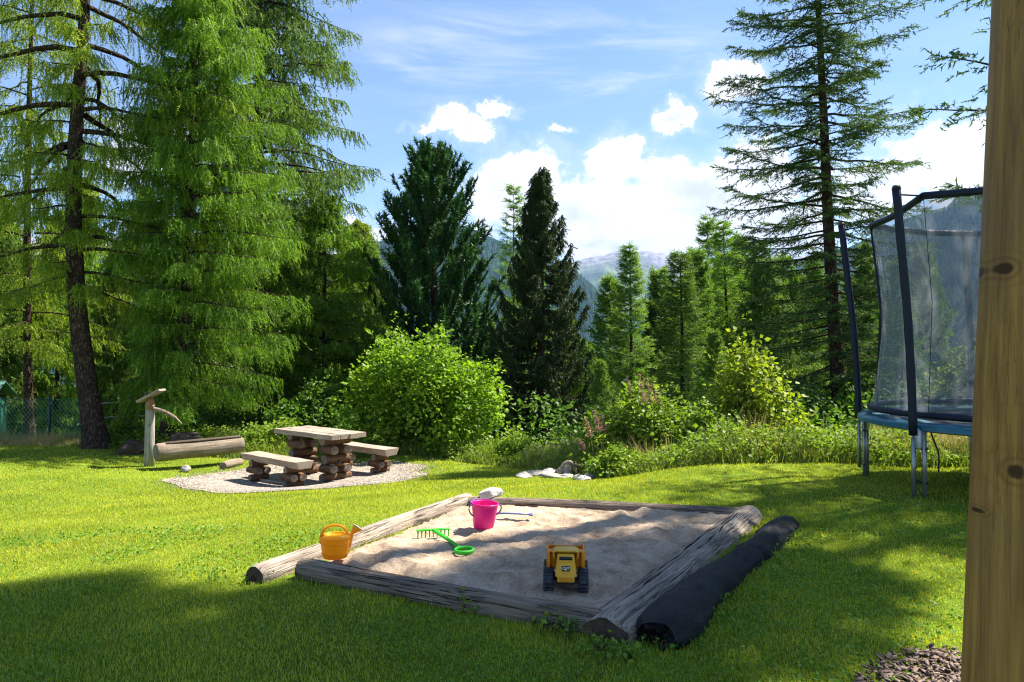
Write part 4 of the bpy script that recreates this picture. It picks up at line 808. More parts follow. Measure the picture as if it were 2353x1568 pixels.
# bucket
bx, bd = -.205, 5.35; bz = sand_z(bx, bd)
o = empty('bucket', (bx, bd, bz - .008), R(20), 'magenta toy bucket standing in the sand near the back corner', 'bucket'); o.rotation_euler = (R(2), R(3), R(20))
b = MB(); b.lathe([(0, .004), (.066, .004), (.068, 0), (.072, 0), (.074, .006), (.093, .155), (.094, .165), (.100, .168), (.101, .174), (.096, .178), (.091, .176), (.089, .165), (.071, .014), (0, .014)], 40); b.build('body', M['magenta'], o)
b = MB(); a0 = R(200)
for k in range(9): pass
th_ = np.linspace(R(-165), R(-15), 26); b.tube([(.104 * math.cos(a), .018 + .03 * math.sin(a) - .086, .15 + .052 * math.sin(a) * 0) for a in th_], .003, 6, False)
for s_ in (-1, 1):
    b = MB()
    pts = [(s_ * .098, -.01, .165), (s_ * .122, -.012, .160), (s_ * .122, -.012, .125), (s_ * .098, -.006, .092), (s_ * .082, -.002, .085)]; b.tube(smooth_path(pts, 14), .0052, 8, True); b.build('handle', M['violet'], o)
hd = o
b = MB(); b.tube(smooth_path([(.10, .02, .165), (.085, .07, .176), (.05, .10, .18), (0, .112, .182), (-.05, .10, .18), (-.085, .07, .176), (-.10, .02, .165)], 24), .0045, 8); b.build('bail', M['violet'], o)
# rake with loop handle
rx_, rd_ = -.545, 5.17; rz_ = sand_z(rx_, rd_)
o = empty('toy_rake', (rx_, rd_, rz_ + .03), R(0), 'green toy rake with loop handle lying on the sand', 'toy rake')
hA = np.array((0.0, 0.0, .035)); hB = np.array((.215, -.40, .012)); ax = unit(hB - hA); pe = unit(np.cross(ax, (0, 0, 1.0)))
b = MB(); b.tube([hA - ax * .0, hA + ax * .06, hA * .5 + hB * .5 + np.array((0, 0, .004)), hB], [.015, .017, .0145, .014], 10, True, .75); b.tube([hA * .8 + hB * .2 + (0, 0, .011), hA * .3 + hB * .7 + (0, 0, .011)], .004, 6); b.build('shaft', M['green'], o)
b = MB(); hc = np.array((-.005, .02, .034)); hdv = unit(np.array((1.0, .28, 0))); fw = np.array((-.28, 1.0, 0))
rot = Matrix(((hdv[0], fw[0], 0), (hdv[1], fw[1], 0), (0, 0, 1))); b.box(hc, (.235, .030, .010), rot); hh = b.build('rake_head', M['green'], o, bevel=.003)
for k in range(9):
    q = hc + hdv * (-.108 + k * .027) + (0, 0, -.004); b = MB(); b.tube([q, q - fw / 1.04 * .006 + (0, 0, -.018), q + (0, 0, -.048)], [.0055, .005, .0035], 6); b.build('tine', M['green'], hh)
b = MB(); th_ = np.linspace(0, 2 * math.pi, 33); c = hB + ax * .055; b.tube([c + ax * .052 * math.cos(a) + pe * .060 * math.sin(a) + np.array((0, 0, .004)) for a in th_], .0085, 8, False, 1.6); b.build('loop_handle', M['green'], o)
# shovel behind the bucket
sx_, sd_ = -.04, 5.66; sz_ = sand_z(sx_, sd_)
o = empty('toy_shovel', (sx_, sd_, sz_ + .022), R(-4), 'blue-violet toy shovel lying on the sand behind the bucket', 'toy shovel')
b = MB(); b.tube([(-.12, 0, .012), (.02, 0, .012), (.10, 0, .010), (.175, -.003, .008)], [.009, .010, .0095, .008], 10, True, .7); b.build('shaft', M['blue'], o)
b = MB(); V2 = np.zeros((9, 7, 3))
for i, a in enumerate(np.linspace(0, 1, 9)):
    w_ = .042 * (1 - .55 * max(0, a - .6) ** 1.2 * 2)
    for j, c_ in enumerate(np.linspace(-1, 1, 7)): V2[i, j] = (-.11 - .12 * a, c_ * w_, .012 + .014 * c_ * c_ - .012 * a)
b.grid(V2); bo = b.build('blade', M['violet'], o); s_ = bo.modifiers.new('s', 'SOLIDIFY'); s_.thickness = .004
b = MB(); b.box((.185, -.003, .008), (.03, .065, .014)); b.build('grip', M['blue'], o, bevel=.005)
# pale stone behind the bucket
def rock(name, label, c, size, seed, mat, flatn=.0, group=None):
    import bmesh
    bm = bmesh.new(); bmesh.ops.create_icosphere(bm, subdivisions=4, radius=1); rs_ = np.random.default_rng(seed); pl = [(unit(rs_.normal(size=3)), .62 + .3 * rs_.random()) for _ in range(9)]
    for v in bm.verts:
        p = np.array(v.co)
        for n_, h_ in pl:
            k = p @ n_ - h_
            if k > 0: p = p - n_ * k * .85
        p = p * (1 + .10 * noise.noise(Vector(p * 2.2) + Vector((seed, 0, 0))) + .05 * noise.noise(Vector(p * 7)))
        v.co = Vector(p * np.array(size))
    me = bpy.data.meshes.new(name); bm.to_mesh(me); bm.free(); me.polygons.foreach_set('use_smooth', np.ones(len(me.polygons), bool)); me.materials.append(M[mat])
    o = bpy.data.objects.new(name, me); COL.objects.link(o); o.location = tuple(c); o.rotation_euler = (0, 0, seed * 1.3); tag(o, label, 'stone', group); return o
rock('stone', 'pale rounded stone on the back corner of the sandbox behind the bucket', (-.185, 6.50, z0 + .085), (.13, .08, .05), 3, 'white_rock')
GS = 'flat stones at the foot of the mound'
for i, (px, d, dz, sz, sd, mt, lab) in enumerate([(1205, 10.55, .015, (.17, .13, .05), 11, 'rock', 'leftmost small flat grey stone in the lawn beyond the sandbox'), (1232, 10.7, .02, (.20, .14, .055), 12, 'rock', 'flat mottled stone, second from the left of its row'),
        (1262, 10.85, .035, (.22, .14, .06), 13, 'white_rock', 'flat pale stone slab lying left of the driftwood'), (1272, 10.35, .01, (.24, .10, .04), 14, 'rock', 'thin low stone slab in front of the pale slab'), (1300, 10.3, .01, (.13, .09, .04), 15, 'white_rock', 'small pale stone in front of the driftwood'),
        (1338, 9.85, .01, (.20, .10, .055), 16, 'white_rock', 'long white stone slab just below the mound'), (1362, 10.1, .03, (.15, .11, .075), 17, 'white_rock', 'bright white lump of stone touching the mound grass')]):
    rock('stone', lab, G(px, d, dz), sz, sd, mt, group=GS)
# driftwood root
o = empty('driftwood', tuple(G(1308, 10.6, 0)), 0, 'gnarled grey driftwood root standing among the flat stones', 'driftwood'); 
b = MB()
for pts, r_ in (([(-.14, 0, 0), (-.13, 0, .10), (-.06, 0, .19), (.02, .0, .21), (.07, .02, .12), (.12, .0, -.02)], .035), ([(-.06, 0, .19), (.02, -.02, .12), (.0, -.04, -.02)], .02), ([(-.14, 0, .1), (-.2, .03, .05), (-.24, 0, -.02)], .02)): b.tube(smooth_path(pts, 14), np.linspace(r_, r_ * .5, 14), 8)
b.build('root', M['log_pale'], o)
b = MB(); b.tube(smooth_path([(.05, 0, .17), (.2, .02, .12), (.38, .0, .06), (.46, 0, .03)], 12), np.linspace(.016, .008, 12), 7); b.build('branch', M['log'], o)
b = MB(); b.tube(smooth_path([(-.05, .03, .0), (-.03, .03, .09), (.0, .03, .15)], 8), [.07, .075, .07, .065, .06, .05, .04, .02], 9); b.build('mossy_core', M['rock'], o)

# toy dump truck, seen from the front
tx, td = .288, 3.98; tz = min(sand_z(tx - .1, td), sand_z(tx + .1, td))
o = empty('toy_dump_truck', (tx, td, tz - .006), R(-4), 'yellow toy dump truck with big dark wheels facing the camera on the sand', 'toy truck')
def wheel(x, y, r=.062, w=.056):
    b = MB(); pr_ = [(r * .55, -w / 2), (r * .86, -w / 2), (r * .95, -w / 2 + .006), (r * .95, w / 2 - .006), (r * .86, w / 2), (r * .55, w / 2)]
    n = 36; th_ = np.linspace(0, 2 * math.pi, n, endpoint=False); V = np.zeros((len(pr_), n + 1, 3))
    for i, (q, z) in enumerate(pr_):
        for j in range(n + 1): V[i, j] = (z, q * math.cos(th_[j % n]), q * math.sin(th_[j % n]))
    b.grid(V)
    for k in range(18):
        a = 2 * math.pi * k / 18; b.box((0, r * .965 * math.cos(a), r * .965 * math.sin(a)), (w * .96, .011, .010), Matrix.Rotation(a, 3, 'X'))
    wo_ = b.build('wheel', M['tyre'], o, False); wo_.location = (x, y, r)
    b = MB(); b.tube([(-w * .42, 0, 0), (w * .42, 0, 0)], r * .56, 20); b.tube([(-w * .5, 0, 0), (w * .5, 0, 0)], r * .22, 12); b.build('rim', M['truck'], wo_, bevel=.002)
for (x, y) in ((-.098, 0), (.098, 0), (-.098, .15), (.098, .15)): wheel(x, y)
b = MB(); b.box((0, .09, .068), (.10, .30, .03)); b.build('chassis', M['black'], o, bevel=.003)
b = MB(); b.tube([(-.075, -.002, .055), (.075, -.002, .055)], .006, 8); b.build('axle', M['metal'], o); b = MB(); b.tube([(-.075, .15, .055), (.075, .15, .055)], .006, 8); b.build('axle', M['metal'], o)
# bonnet: tapering front with lower bumper
b = MB(); b.prism([(-.062, .092), (-.060, .098), (-.050, .165), (.03, .178), (.03, .092)], -.058, .058)
v = b.v[0]; v[:, 0] *= np.where(v[:, 2] > .12, .86, 1.0); bo = b.build('bonnet', M['truck'], o, bevel=.004)
b = MB(); b.prism([(-.068, .066), (-.066, .096), (-.03, .098), (-.03, .066)], -.047, .047); b.build('bumper', M['truck'], o, bevel=.003)
for z_ in (.073, .081, .089):
    b = MB(); b.box((0, -.0675, z_), (.074, .003, .0035)); b.build('grille', M['truck2'], o)
b = MB(); b.prism([(-.046, .160), (-.034, .205), (.05, .205), (.05, .160)], -.051, .051); v = b.v[0]; v[:, 0] *= np.where(v[:, 2] > .18, .9, 1.0); cb = b.build('cab', M['truck'], o, bevel=.004)
b = MB(); b.prism([(-.0475, .178), (-.0435, .194), (-.040, .194), (-.044, .178)], -.036, .036); b.build('windscreen', M['black'], cb)
b = MB(); b.box((0, -.0590, .136), (.044, .004, .027), Matrix.Rotation(R(-9), 3, 'X')); bd_ = b.build('badge', M['black'], o, bevel=.002)
tcu = bpy.data.curves.new('lettering', 'FONT'); tcu.body = 'CAT'; tcu.size = .0185; tcu.align_x = 'CENTER'; tcu.align_y = 'CENTER'; tcu.extrude = .0006; tcu.offset = .0007; tcu.materials.append(M['letter'])
tmp_ = bpy.data.objects.new('lettering_curve', tcu); COL.objects.link(tmp_); dg = bpy.context.evaluated_depsgraph_get(); dg.update()
tme = bpy.data.meshes.new_from_object(tmp_.evaluated_get(dg)); bpy.data.objects.remove(tmp_); to = bpy.data.objects.new('lettering', tme); COL.objects.link(to); to.parent = bd_; to.location = (0, -.0628, .1375); to.rotation_euler = (R(81), 0, 0)
b = MB(); b.add([(-.0075, -.0640, .1275), (.0075, -.0640, .1275), (0, -.0628, .1335)], [(0, 1, 2)]); b.build('emblem', plastic('emblem_yellow', (.9, .5, .02)), bd_, False)
# tipping bed behind, wider than the cab, with canopy lip
BEDM = M['truck2']
b = MB()
for s_ in (-1, 1):
    b.prism([(.03, .115), (.01, .150), (.012, .205), (.05, .214), (.27, .208), (.285, .150), (.25, .115)], s_ * .102 - .004, s_ * .102 + .004)
    b.box((s_ * .097, .010, .165), (.018, .012, .085))
b.box((0, .15, .112), (.20, .24, .008)); b.box((0, .045, .160), (.20, .007, .095)); b.box((0, .272, .150), (.20, .007, .06))
for s_ in (-1, 1):
    b.box((s_ * .084, .035, .207), (.044, .055, .008)); b.box((s_ * .062, .035, .185), (.008, .05, .045))
bed = b.build('dump_bed', BEDM, o, bevel=.003)
b = MB(); b.prism([(-.030, .214), (-.034, .222), (.06, .226), (.06, .214)], -.075, .075); v = b.v[0]; v[:, 0] *= np.where(v[:, 2] > .2195, .72, 1.0); b.box((-.068, .0, .200), (.008, .05, .03)); b.box((.068, .0, .200), (.008, .05, .03)); b.build('canopy', M['truck'], bed, bevel=.002)
for s_ in (-1, 1):
    for k in range(4):
        b = MB(); b.box((s_ * .1075, .06 + .06 * k, .160), (.005, .010, .085)); b.build('rib', BEDM, bed)
o.scale = (.95, .95, 1.0)

# ================================================================ PICNIC TABLE AND BENCHES
LD = unit(np.array((.745, -.667))); PD = np.array((-LD[1], LD[0])); TC = np.array((-3.24, 12.45)); ANG = math.atan2(LD[1], LD[0])
def slab(mb, L, Wd, T, z, seed, under=.0):
    nx, ny = 24, 9; top = np.zeros((nx, ny, 3)); rs_ = np.random.default_rng(seed)
    for i, x in enumerate(np.linspace(-L / 2, L / 2, nx)):
        for j, y in enumerate(np.linspace(-Wd / 2, Wd / 2, ny)):
            yy = y + (.018 * noise.noise(Vector((x * 2.5, seed, 0))) if abs(y) > Wd * .4 else 0); top[i, j] = (x, yy, z + .006 * noise.noise(Vector((x * 3, y * 4, seed))))
    bot = top.copy(); bot[..., 2] -= T; bot[..., 1] *= (1 - under)
    per = [(i, 0) for i in range(nx)] + [(nx - 1, j) for j in range(1, ny)] + [(i, ny - 1) for i in range(nx - 2, -1, -1)] + [(0, j) for j in range(ny - 2, 0, -1)]
    mb.grid(top[::-1][::-1]); mb.grid(bot[:, ::-1]); a = np.array([top[p] for p in per + per[:1]]); c = np.array([bot[p] for p in per + per[:1]]); mid = (a + c) / 2; mb.grid(np.stack([c, mid, a]))
def crib(parent, x, w, zs, rr_, seed, name, alt=.30):
    """stack of short logs laid crosswise"""
    z = 0.0; rs_ = random.Random(seed)
    for k in range(zs):
        r = rr_ * rs_.uniform(.9, 1.1); wk = w * (.78 + .22 * abs(k - zs * .45) / (zs * .55)) * rs_.uniform(.94, 1.06)
        if k % 2 == 0 or alt == 0:
            l = put_log(name, None, (x - .0, -wk / 2, z + r), (x + .01, wk / 2, z + r), r, r * .95, seed + k, 'brown', 'endgrain', None, .9, .05, .004, None, parent, 14)
        else:
            for s_ in (-1, 1): put_log(name, None, (x - .16, s_ * wk * .28, z + r), (x + .16, s_ * wk * .28, z + r), r, r, seed + k * 3 + s_, 'brown', 'endgrain', None, .9, .05, .004, None, parent, 14)
        z += r * 1.72
    return z
tzb = float(lawn_z(TC[0], TC[1])) + .02
o = empty('picnic_table', (TC[0], TC[1], tzb), ANG, 'rustic log picnic table with thick plank top on the gravel patch', 'picnic table')
b = MB()
for k in range(4): slab(b, 1.70 + .02 * math.sin(k * 4), .182, .075, .79, 60 + k) if False else None
for k, y in enumerate((-.255, -.085, .085, .255)):
    q = MB(); slab(q, 1.70 + .02 * math.sin(k * 4), .166, .075, .80 + .003 * (k % 2), 60 + k); 
    for vv, ffs in zip(q.v, q.f): pass
    V_ = np.concatenate(q.v) + np.array((0, y, 0)); base_ = b.n; b.v.append(V_); b.n += len(V_)
    for ff_ in q.f: b.f.append(ff_ + base_)
b.build('tabletop', M['plank'], o, False, bevel=.006)
for s_ in (-1, 1): crib(o, s_ * .48, .58, 5, .088, 70 + s_ * 9, 'leg_log')
b = MB(); b.tube([(-.62, 0, .30), (.62, 0, .30)], .035, 12); b.build('stretcher', M['brown'], o)
def bench(c, rz, label, seed):
    zb_ = float(lawn_z(c[0], c[1])) + .02; o = empty('log_bench', (c[0], c[1], zb_), rz, label, 'bench', 'log benches beside the picnic table')
    b = MB(); slab(b, 1.66, .33, .11, .44, seed, .32); b.build('seat', M['plank'], o, False, bevel=.008)
    for s_ in (-1, 1): crib(o, s_ * .52, .34, 3, .066, seed + s_ * 7, 'leg_log')
bench(TC - PD * .80 - LD * .05 + (.04, -.05), ANG, 'left log bench with half-log seat in front of the picnic table', 80)
bench(TC + PD * .78 + LD * .12, ANG, 'right log bench partly hidden behind the picnic table', 95)
# two half-sunk logs linking the bench feet
put_log('ground_log', 'thin pale log lying on the gravel under the left bench', (*(TC - PD * .80 - LD * .5), tzb + .02), (*(TC - PD * .72 + LD * .35), tzb + .02), .035, .03, 5, 'log_pale', cat='log')

# ================================================================ FOUNTAIN POST AND TROUGH
fp = G(345, 13.3); o = empty('fountain_post', tuple(fp), 0, 'grey wooden fountain post with slanting cap board and carved spout', 'fountain')
b = MB(); b.tube([(0, 0, -.15), (.0, 0, .4), (.005, 0, .9), (0, 0, 1.16)], [.088, .085, .080, .075], 16); b.build('post', M['fountain_post'], o)
b = MB(); b.tube([(.005, 0, 1.02), (.012, -.004, 1.12), (.015, 0, 1.22)], [.080, .078, .06], 14); b.build('post_head', M['orange_wood'], o)
b = MB(); rt = Matrix.Rotation(R(-27), 3, 'Y'); b.box((.02, 0, 1.265), (.46, .26, .045), rt); b.box((-.03, 0, 1.235), (.36, .24, .03), rt); b.build('cap_board', M['plank'], o, bevel=.008)
b = MB(); b.tube(smooth_path([(.05, -.01, 1.03), (.2, -.01, 1.0), (.36, 0, .93), (.47, 0, .86)], 12), np.linspace(.052, .034, 12), 10, True, .8); sp = b.build('spout', M['log'], o)
b = MB(); b.tube(smooth_path([(.46, 0, .87), (.53, 0, .81), (.58, 0, .755)], 7), [.018, .016, .014, .013, .012, .011, .01], 8); b.build('spout_tip', M['plank'], sp)
b = MB(); b.tube([(.06, -.05, 1.04), (.075, -.055, 1.10)], .03, 8); b.build('knot', M['endgrain'], o); b = MB(); b.tube([(.03, -.09, .74), (.03, -.10, .74)], .018, 8); b.build('knot', M['endgrain'], o)
a_ = G(360, 12.95); b_ = G(556, 14.0); za = a_[2] + .30; ov = np.array((0, 0, 0))
tr = put_log('water_trough', 'hollowed log water trough beside the grey fountain post', (a_[0], a_[1], za), (b_[0], b_[1], float(b_[2]) + .36), .175, .165, 7, 'trough', 'endgrain', None, .92, .03, .01, 'trough', None, 32)
# hollow with water
b = MB(); b.box((.82, 0, .150), (1.35, .19, .03)); b.build('hollow', M['log_end'], tr, bevel=.01)
g_ = G(517, 13.3); put_log('support_log', 'short round log propping the right end of the water trough', (g_[0] + .0, g_[1] - .05, g_[2] + .07), (g_[0] + .12, g_[1] + .45, g_[2] + .08), .082, .08, 9, 'trough', 'endgrain', cat='log', n=18)
rock('stone', 'dark stone under the middle of the water trough', G(428, 12.95, .04), (.09, .09, .07), 21, 'rock')
sg = G(425, 15.0); put_log('tree_stump', 'dark mossy cut log lying behind the water trough', (sg[0] - .26, sg[1], sg[2] + .26), (sg[0] + .26, sg[1] + .1, sg[2] + .26), .17, .16, 12, 'log_end', 'endgrain', cat='log', n=20)
sg = G(308, 14.6); rock('earth_mound', 'dark mound of earth and rubble behind the fountain post', (sg[0], sg[1], sg[2] + .06), (.42, .3, .2), 23, 'log_end'); bpy.data.objects['earth_mound']['category'] = 'earth mound'

# ================================================================ CHAIN-LINK FENCE, SHED, RAIL
M['fence_green'] = plain('green_coated_wire', (.10, .42, .28), .45, .5); M['fence_post'] = plain('dark_green_post', (.012, .05, .035), .5, .4)
fa = G(-90, 17.2); fb = G(215, 16.2); fl_ = float(np.linalg.norm((fb - fa)[:2])); fdir = unit((fb - fa)[:2])
o = empty('chain_link_fence', tuple(fa), math.atan2(fdir[1], fdir[0]), 'green chain-link fence behind the tall left larch', 'fence')
b = MB(); H_ = .98; z_1 = .12; st = .11
for s_ in (-1, 1):
    for x0 in np.arange(-H_, fl_ + H_, st):
        x1 = x0 + s_ * H_; t0, t1 = 0.0, 1.0
        if s_ > 0: lo, hi = x0, x1
        else: lo, hi = x1, x0
        if hi <= 0 or lo >= fl_: continue
        def cutt(v): return (v - x0) / (x1 - x0)
        ts = sorted((cutt(0), cutt(fl_))); t0, t1 = max(0, ts[0]), min(1, ts[1])
        if t1 - t0 < .02: continue
        p = np.array((x0 + (x1 - x0) * t0, .002 * s_, z_1 + H_ * t0)); q = np.array((x0 + (x1 - x0) * t1, .002 * s_, z_1 + H_ * t1)); b.tube([p, q], .004, 3, False)
b.build('wire_mesh', M['fence_green'], o, False)
for x in (.62, 2.62):
    b = MB(); b.tube([(x, -.02, -.1), (x, -.02, 1.18)], .028, 10); b.build('post', M['fence_post'], o)
b = MB(); b.tube([(.0, -.01, .72), (.62, -.02, 1.08), (1.05, -.01, 1.42)], .02, 6); b.build('stay_rail', M['fence_post'], o)
o2 = G(-55, 21); o = empty('garden_shed', tuple(o2), R(14), 'low dark green shed seen behind the fence at the left edge', 'shed'); M['shed'] = plain('shed_green', (.012, .07, .05), .5, .4, var=.3); M['shed_roof'] = plain('shed_roof_green', (.03, .12, .09), .5, .5)
b = MB(); b.box((-.2, 0, .6), (1.5, 1.2, 1.3)); b.build('wall', M['shed'], o); b = MB(); b.prism([(-.8, 1.22), (0, 1.62), (.8, 1.22), (.8, 1.27), (0, 1.69), (-.8, 1.27)], -1.1, .75, 'x'); b.build('roof', M['shed_roof'], o)
o = empty('rail_fence', tuple(G(255, 18.2)), R(6), 'thin weathered pole fence between the tall larch trunk and fountain post', 'fence')
for z_ in (.95, .60):
    b = MB(); b.tube(smooth_path([(-.35, 0, z_ - .04), (.3, 0, z_ + .03), (1.1, .05, z_ - .0), (2.3, .1, z_ - .08)], 12), .022, 7); b.build('rail', M['log_pale'], o)
for x in (.22, .42, 1.9):
    b = MB(); b.tube([(x, -.03, -.1), (x + .02, -.03, 1.12)], .028, 8); b.build('post', M['orange_wood'] if x < .4 else M['log'], o)
o = empty('house', tuple(G(255, 46, .5)), R(20), 'pale distant house glimpsed between the left tree trunks', 'house'); M['plaster'] = plain('pale_plaster', (.62, .54, .47), .85, .2); M['roofing'] = plain('brown_roof', (.20, .13, .10), .8, .2)
b = MB(); b.box((0, 0, 2.6), (7, 6, 5.2)); b.build('wall', M['plaster'], o); b = MB(); b.prism([(-3.6, 5.15), (0, 7.2), (3.6, 5.15), (3.6, 5.4), (0, 7.5), (-3.6, 5.4)], -4, 4, 'x'); b.build('roof', M['roofing'], o)
for x in (-2, 0, 2):
    b = MB(); b.box((x, -3.02, 3.4), (1.0, .08, 1.2)); b.build('window', plain('dark_glass', (.05, .06, .07), .2, .6), o)

# ================================================================ TRAMPOLINE
M['navy'] = plain('navy_foam_sleeve', (.007, .011, .030), .62, .35, bmp=.3); M['pad'] = plain('teal_padding', (.02, .12, .16), .42, .5, var=.4, sc=6, bmp=.5); M['steel'] = plain('galvanised_steel', (.32, .34, .35), .38, .5, .7); M['mat_black'] = plain('black_jumping_mat', (.02, .022, .025), .7)
m, t, out = newmat('safety_netting'); oc = objco(t); n = t.noise(oc, 3, 4); d_ = bsdf(t, t.mix(n, (.20, .215, .235), (.25, .265, .285)), .7, .2); tr_ = t.new('ShaderNodeBsdfTransparent'); tl = t.new('ShaderNodeBsdfTranslucent'); tl.inputs[0].default_value = (.27, .30, .34, 1)
m1 = t.new('ShaderNodeMixShader'); m1.inputs[0].default_value = .5; t.l.new(d_.outputs[0], m1.inputs[1]); t.l.new(tl.outputs[0], m1.inputs[2]); m2 = t.new('ShaderNodeMixShader'); m2.inputs[0].default_value = .50
t.l.new(tr_.outputs[0], m2.inputs[1]); t.l.new(m1.outputs[0], m2.inputs[2]); t.l.new(m2.outputs[0], out.inputs[0]); M['netting'] = m
tcx, tcy, tr_r = 5.28, 7.28, 1.66; bedz = EYE - .63; angs = [R(199.5 - 60 * k) for k in range(6)]
o = empty('trampoline', (tcx, tcy, 0), 0, 'trampoline with navy poles and grey safety net at the right, beside the post', 'trampoline')
def circ(r, z, n=73): return [(r * math.cos(a), r * math.sin(a), z) for a in np.linspace(0, 2 * math.pi, n)]
b = MB(); b.tube(circ(tr_r, bedz - .05), .022, 10, False); b.build('frame', M['steel'], o)
b = MB(); n = 96; V = np.zeros((5, n + 1, 3))
for j in range(n + 1):
    a = 2 * math.pi * j / n
    for i, (dr, dz) in enumerate(((.055, -.055), (.05, -.01), (.0, .012 + .008 * math.sin(a * 23)), (-.15, .014 + .010 * math.sin(a * 17 + 1)), (-.26, -.012))): V[i, j] = ((tr_r + dr) * math.cos(a), (tr_r + dr) * math.sin(a), bedz + dz)
b.grid(V[:, ::-1]); b.build('padding', M['pad'], o)
b = MB(); V = np.zeros((8, n + 1, 3))
for i, q in enumerate(np.linspace(0.001, 1, 8)):
    for j in range(n + 1): a = 2 * math.pi * j / n; V[i, j] = (q * (tr_r - .2) * math.cos(a), q * (tr_r - .2) * math.sin(a), bedz - .035 - .02 * (1 - q * q))
b.grid(V); b.build('jumping_mat', M['mat_black'], o)
tops = []
for k, a in enumerate(angs):
    ca, sa = math.cos(a), math.sin(a); r_ = tr_r + .03; px_, py_ = r_ * ca, r_ * sa; tz_ = np.array((-sa, ca, 0))
    gz_ = float(gz(tcx + px_, tcy + py_)); pw = 2.12
    b = MB(); base_ = np.array((px_ + .07 * ca, py_ + .07 * sa, bedz - .10)); path_ = [base_, base_ + (0.01 * ca, .01 * sa, .4), base_ + (.05 * ca, .05 * sa, 1.1), base_ + (.13 * ca, .13 * sa, 1.8), base_ + (.17 * ca, .17 * sa, pw + .10)]
    pt = smooth_path(path_, 16); b.tube(pt, .036 * (1 + .05 * np.sin(np.arange(16) * 2.2)), 12); po = b.build('pole', M['navy'], o); tops.append(pt[-1])
    b = MB(); b.tube([base_ + (0, 0, -.02), base_ + (0, 0, -.55)], .019, 8); b.build('pole_foot', M['steel'], po)
    b = MB(); b.tube([pt[-1], pt[-1] + (0, 0, .03)], [.04, .03], 12); b.build('pole_cap', M['black'], po)
    # W leg: two uprights joined by clamps
    b = MB()
    for s_ in (-1, 1):
        q = np.array((px_, py_, 0)) + tz_ * s_ * .055; b.tube([q + (0, 0, bedz - .05), q + (0, 0, gz_ - .02)], .019, 9)
    lg = b.build('leg', M['steel'], o)
    b = MB()
    for z_ in (bedz - .22, gz_ + .14): c_ = np.array((px_, py_, z_)); b.tube([c_ - tz_ * .085, c_ + tz_ * .085], .012, 6)
    b.build('clamp', M['black'], lg)
    b = MB(); q = np.array((px_, py_, bedz - .12)); b.tube([q - (0, 0, .10), q + (0, 0, .08)], .034, 10); b.build('leg_sleeve', M['letter'], lg)
NR = tr_r - .05; zt = bedz + 2.08
cor = [(NR * math.cos(a), NR * math.sin(a)) for a in angs]
hoop = MB(); net = []
for k in range(6):
    a0, a1 = angs[k], angs[(k + 1) % 6]
    p, q = np.array((*cor[k], zt)), np.array((*cor[(k + 1) % 6], zt)); b = MB(); b.tube(smooth_path([p, p * .5 + q * .5 + (0, 0, -.035), q], 12), .034, 10); b.build('top_rail', M['navy'], o)
    b = MB(); nx, nz = 26, 20; V = np.zeros((nx, nz, 3))
    for i, s_ in enumerate(np.linspace(0, 1, nx)):
        bot = np.array(cor[k]) * (1 - s_) + np.array(cor[(k + 1) % 6]) * s_; ab = a0 + ((a1 - a0 + math.pi) % (2 * math.pi) - math.pi) * s_; low = np.array((NR * math.cos(ab), NR * math.sin(ab))) * .98
        for j, w_ in enumerate(np.linspace(0, 1, nz)):
            xy = low * (1 - w_) + bot * w_; xy = xy * (1 - .05 * math.sin(math.pi * w_) - .012 * math.sin(s_ * 19 + w_ * 4) * (1 - abs(2 * s_ - 1))); V[i, j] = (*xy, bedz + .03 + (zt - bedz - .03 - .03 * 4 * s_ * (1 - s_)) * w_)
    b.grid(V); b.build('safety_net', M['netting'], o)
    b = MB(); b.tube(smooth_path([tops[k] + (0, 0, -.05), np.array((*cor[k], zt)) + (0, 0, -.0)], 5), .008, 6); b.tube([V[0, 0] + (0, 0, .01), V[0, nz // 2], V[0, -1]], .016 if k == 1 else .003, 8); b.build('net_seam', M['navy'], o)
b = MB(); b.tube(circ(NR * .985, bedz + .075), .032, 8, False); b.build('net_hem', M['navy'], o)
b = MB(); q = np.array((tr_r * math.cos(angs[0]) + .05, tr_r * math.sin(angs[0]) - .05, bedz - .05)); b.tube(smooth_path([q, q + (.03, -.02, -.12), q + (.07, -.02, -.2), q + (.06, -.02, -.38)], 10), .008, 6); b.build('strap', M['navy'], o)
# dark earth patch under it
# ================================================================ WOODEN POST AT THE RIGHT
pd = 1.30; ptop = P(2288, -60, pd); pbot = P(2193, 1600, pd); rr_ = .092
o = empty('wooden_post', POST_AT, 0, 'thick round yellow-brown wooden post at the right edge of the picture', 'post')
L = 3.4; lean = (ptop[0] - pbot[0]) / (ptop[2] - pbot[2]); m_, n_ = 90, 48; V = np.zeros((m_, n_ + 1, 3)); zb_ = o.location.z; z0_ = zb_ - .05
for i in range(m_):
    z = z0_ + L * i / (m_ - 1); cxx = lean * (z - pbot[2])
    for j in range(n_ + 1):
        a = 2 * math.pi * (j % n_) / n_; q = rr_ * (1 + .012 * noise.noise(Vector((math.cos(a) * 3, math.sin(a) * 3, z * .8)))); 
        for ac in (R(-62), R(200)): q -= .006 * math.exp(-(((a - ac + math.pi) % (2 * math.pi) - math.pi) / .035) ** 2)
        V[i, j] = (cxx + q * math.cos(a), q * math.sin(a), z - zb_)
b = MB(); b.grid(V); b.build('shaft', M['postwood'], o)
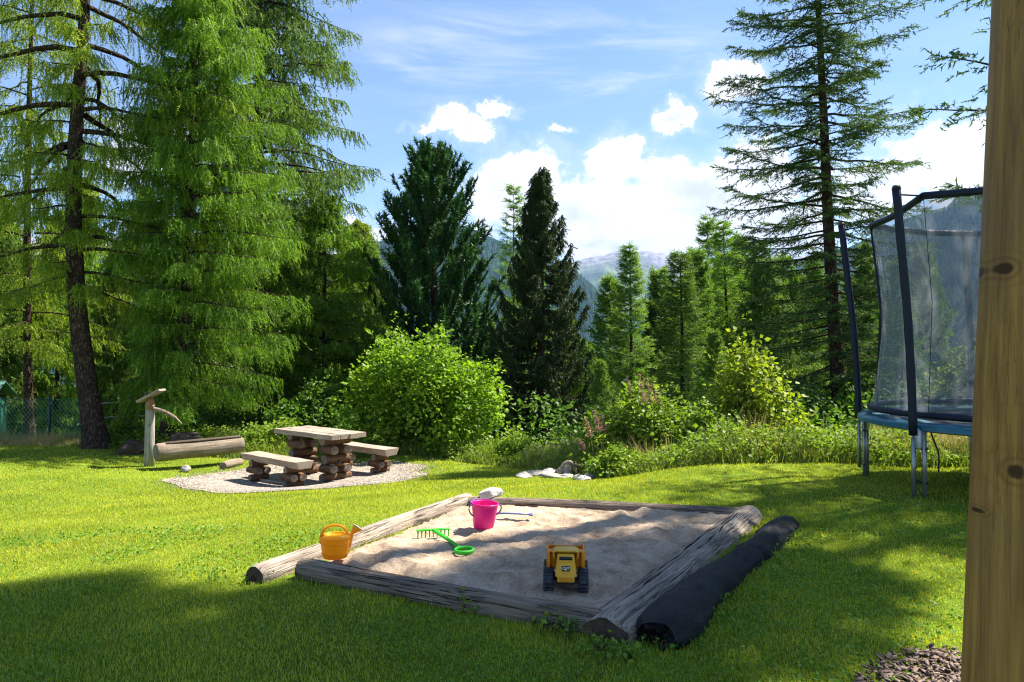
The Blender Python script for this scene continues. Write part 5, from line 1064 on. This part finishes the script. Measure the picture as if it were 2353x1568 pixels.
# bark chips by the post foot
rng = np.random.default_rng(77); n = 5200; x = 2.0 + rng.normal(size=n) * .33; y = 2.92 + rng.normal(size=n) * .22; s_ = .011 * (.5 + rng.random(n))
mul = (x - 2.0) ** 2 / .62 ** 2 + (y - 2.92) ** 2 / .42 ** 2; ok = mul < 1; x, y, s_ = x[ok], y[ok], s_[ok]; n = len(x)
M['chips'] = leafmat('bark_chips', (.035, .02, .013), (.28, .19, .14), 0); b = MB(); p = np.stack([x, y, lawn_z(x, y) + .004 + rng.random(n) * .018], 1); u_ = unit(rng.normal(size=(n, 3)) * (1, 1, .3)); w_ = unit(np.cross(u_, (0, 0, 1.0) + rng.normal(size=(n, 3)) * .3)); t_ = unit(np.cross(u_, w_))
k = [(a, c, e) for a in (-1, 1) for c in (-1, 1) for e in (-1, 1)]; V = np.stack([p + u_ * (a * s_ * 1.5)[:, None] + w_ * (c * s_ * .55)[:, None] + t_ * (e * .002) for a, c, e in k], 1).reshape(-1, 3)
fc = np.array([(0, 1, 3, 2), (4, 6, 7, 5), (0, 4, 5, 1), (2, 3, 7, 6), (0, 2, 6, 4), (1, 5, 7, 3)]); b.add(V, (np.arange(n)[:, None, None] * 8 + fc[None]).reshape(-1, 4)); tag(b.build('bark_chips', M['chips'], None, False), kind='stuff', label='loose bark chips on bare soil in the bottom right corner', cat='bark chips')
# weeds at the near log
for i, (px, d, h, lab) in enumerate([(1262, 3.62, .14, 'leafy weed against the near sandbox log, left of the pair'), (1302, 3.55, .17, 'bluish leafy weed against the near sandbox log, taller of the pair'), (1378, 3.38, .13, 'small weed growing at the rotten end of the thick log'),
                                  (1072, 3.88, .10, 'tiny weed at the middle of the near sandbox log'), (1440, 3.30, .09, 'small weed squeezed between thick log and black roll'), (765, 4.42, .08, 'low weed at the left end of the near sandbox log')]):
    shrub('weed_plant', lab, G(px, d, -.01), h * .5, h * .4, h * .75, 90 + i, 'clover' if i == 1 else 'weed', 4, 12, 3, .028, .2, group='small weeds along the sandbox logs', cat='weed', low=.15, stemr=.003)
# ================================================================ AIR
hz = MB(); hz.box((0, 0, 325), (17200, 17200, 1650))
m, t, out = newmat('haze'); v = t.new('ShaderNodeVolumePrincipled'); v.inputs['Color'].default_value = (.34, .55, 1, 1); v.inputs['Density'].default_value = .00006; v.inputs['Anisotropy'].default_value = .1
t.l.new(v.outputs[0], out.inputs['Volume']); tag(hz.build('haze', m, None, False), kind='stuff', label='thin blue air between the garden and the far mountains', cat='haze')
